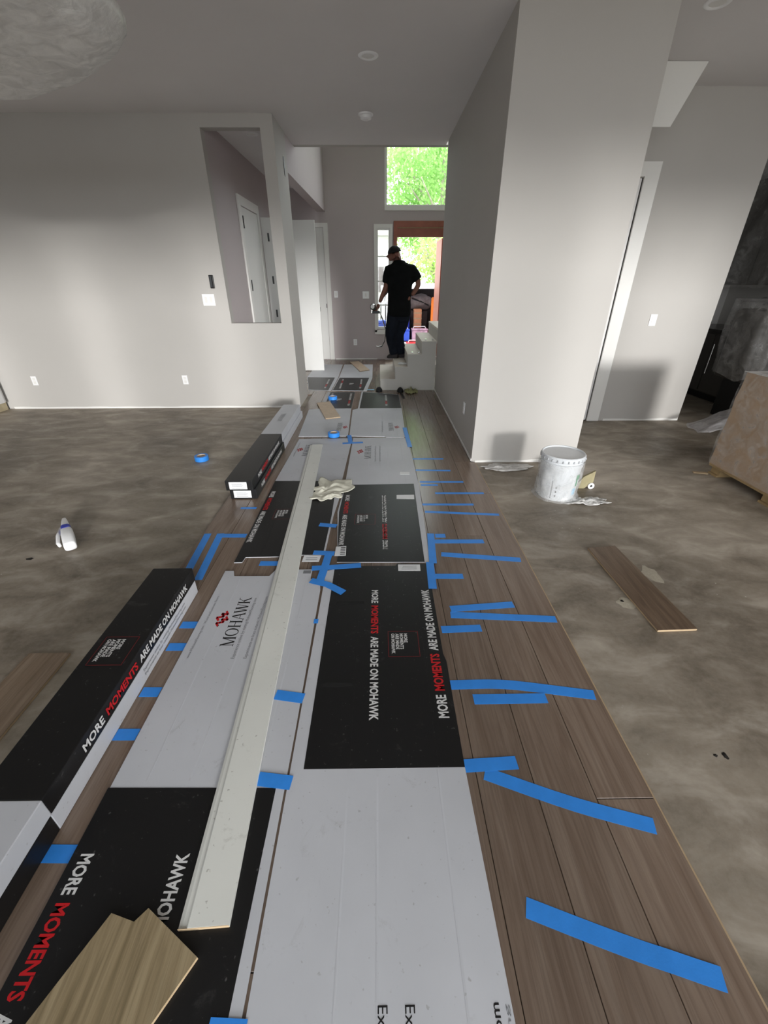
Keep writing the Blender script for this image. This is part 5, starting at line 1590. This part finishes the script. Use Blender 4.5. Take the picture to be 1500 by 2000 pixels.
# pale neighbouring house seen through the sidelight
t = thing('neighbour_house', 'pale neighbouring house beyond the sidelight window', 'house', (-2.2, 18.4, -0.6))
mesh('wall', MB().box(-5.0, 17.7, -0.60, 0.44, 19.0, 2.9), M['house'], t)
mesh('roof', MB().prism([(-5.3, 2.901), (0.75, 2.901), (0.75, 3.0), (-2.2, 4.3), (-5.3, 3.0)], 17.4, 19.3, 'y'), M['soil'], t)
for k in range(12):
    mesh('siding_board', MB().prism([(17.699, -0.55 + 0.28 * k), (17.699, -0.285 + 0.28 * k), (17.67, -0.55 + 0.28 * k)], -5.0, 0.42, 'x'), M['house'], t)
mesh('window', MB().box(-0.1, 17.65, 1.15, 0.22, 17.668, 1.95), M['grey_bag'], t)
mesh('corner_board', MB().box(0.38, 17.64, -0.55, 0.46, 17.6685, 2.85), M['house'], t)

# trees beyond the drive
def tree(x, y, h, crown_r, crown_h, label, mt, seed, count, lean=0.0):
    rnd = random.Random(seed)
    t = thing('tree', label, 'tree', (x, y, -0.6), group='trees beyond the drive')
    top = Vector((x + lean, y, -0.6 + h * 0.72))
    tk = MB().tube([(x, y, -0.6), (x + lean * 0.3, y, -0.6 + h * 0.3), tuple(top)], [0.20, 0.15, 0.07], 10)
    mesh('trunk', tk, M['bark'], t, smooth=True)
    for k in range(7):
        a = rnd.uniform(0, 2 * math.pi)
        s0 = Vector((x + lean * 0.5, y, -0.6 + h * rnd.uniform(0.28, 0.55)))
        e = s0 + Vector((math.cos(a) * crown_r * 0.75, math.sin(a) * crown_r * 0.6, h * rnd.uniform(0.15, 0.32)))
        mesh('branch', MB().tube([s0, s0.lerp(e, 0.5) + Vector((0, 0, 0.1)), e], [0.07, 0.045, 0.02], 7), M['bark'], t, smooth=True)
    v = []; f = []
    cc = Vector((x + lean, y, -0.6 + h * 0.62))
    clus = []
    for k in range(70):
        p = Vector((rnd.gauss(0, 1), rnd.gauss(0, 1), rnd.gauss(0, 1))).normalized() * rnd.uniform(0.35, 1.0)
        clus.append(cc + Vector((p.x * crown_r, p.y * crown_r, p.z * crown_h)))
    for k in range(count):
        c0 = clus[rnd.randrange(70)] + Vector((rnd.gauss(0, 0.33), rnd.gauss(0, 0.33), rnd.gauss(0, 0.30)))
        d_ = Vector((rnd.gauss(0, 1), rnd.gauss(0, 1), rnd.gauss(-0.6, 1))).normalized()
        s = d_.cross(Vector((rnd.gauss(0, 1), rnd.gauss(0, 1), rnd.gauss(0, 1)))).normalized()
        L, W = rnd.uniform(0.10, 0.2), rnd.uniform(0.035, 0.06)
        i0 = len(v)
        v += [tuple(c0 - d_ * L * 0.5), tuple(c0 + s * W), tuple(c0 + d_ * L * 0.5), tuple(c0 - s * W)]
        f.append((i0, i0 + 1, i0 + 2, i0 + 3))
    o = mesh('foliage', MB().add(v, f), M[mt], t)
    o['kind'] = 'stuff'
tree(2.7, 21.4, 9.0, 2.4, 3.2, 'bright green tree filling the upper window', 'leaf_b', 11, 13000, 0.0)
tree(3.6, 27.8, 10.5, 3.0, 3.6, 'yellow green tree standing behind the bright green one', 'leaf_a', 23, 7000, -0.2)
tree(-4.0, 25.0, 9.5, 2.4, 3.0, 'yellow green tree behind the pale house', 'leaf_a', 31, 4000)
tree(2.2, 17.6, 4.6, 0.9, 1.3, 'slender young tree seen through the open entrance', 'leaf_a', 47, 1800, 0.05)
tree(-0.9, 31.5, 10.0, 1.9, 3.2, 'leafy tree above the head of the man through the entrance', 'leaf_b', 53, 4500, 0.0)
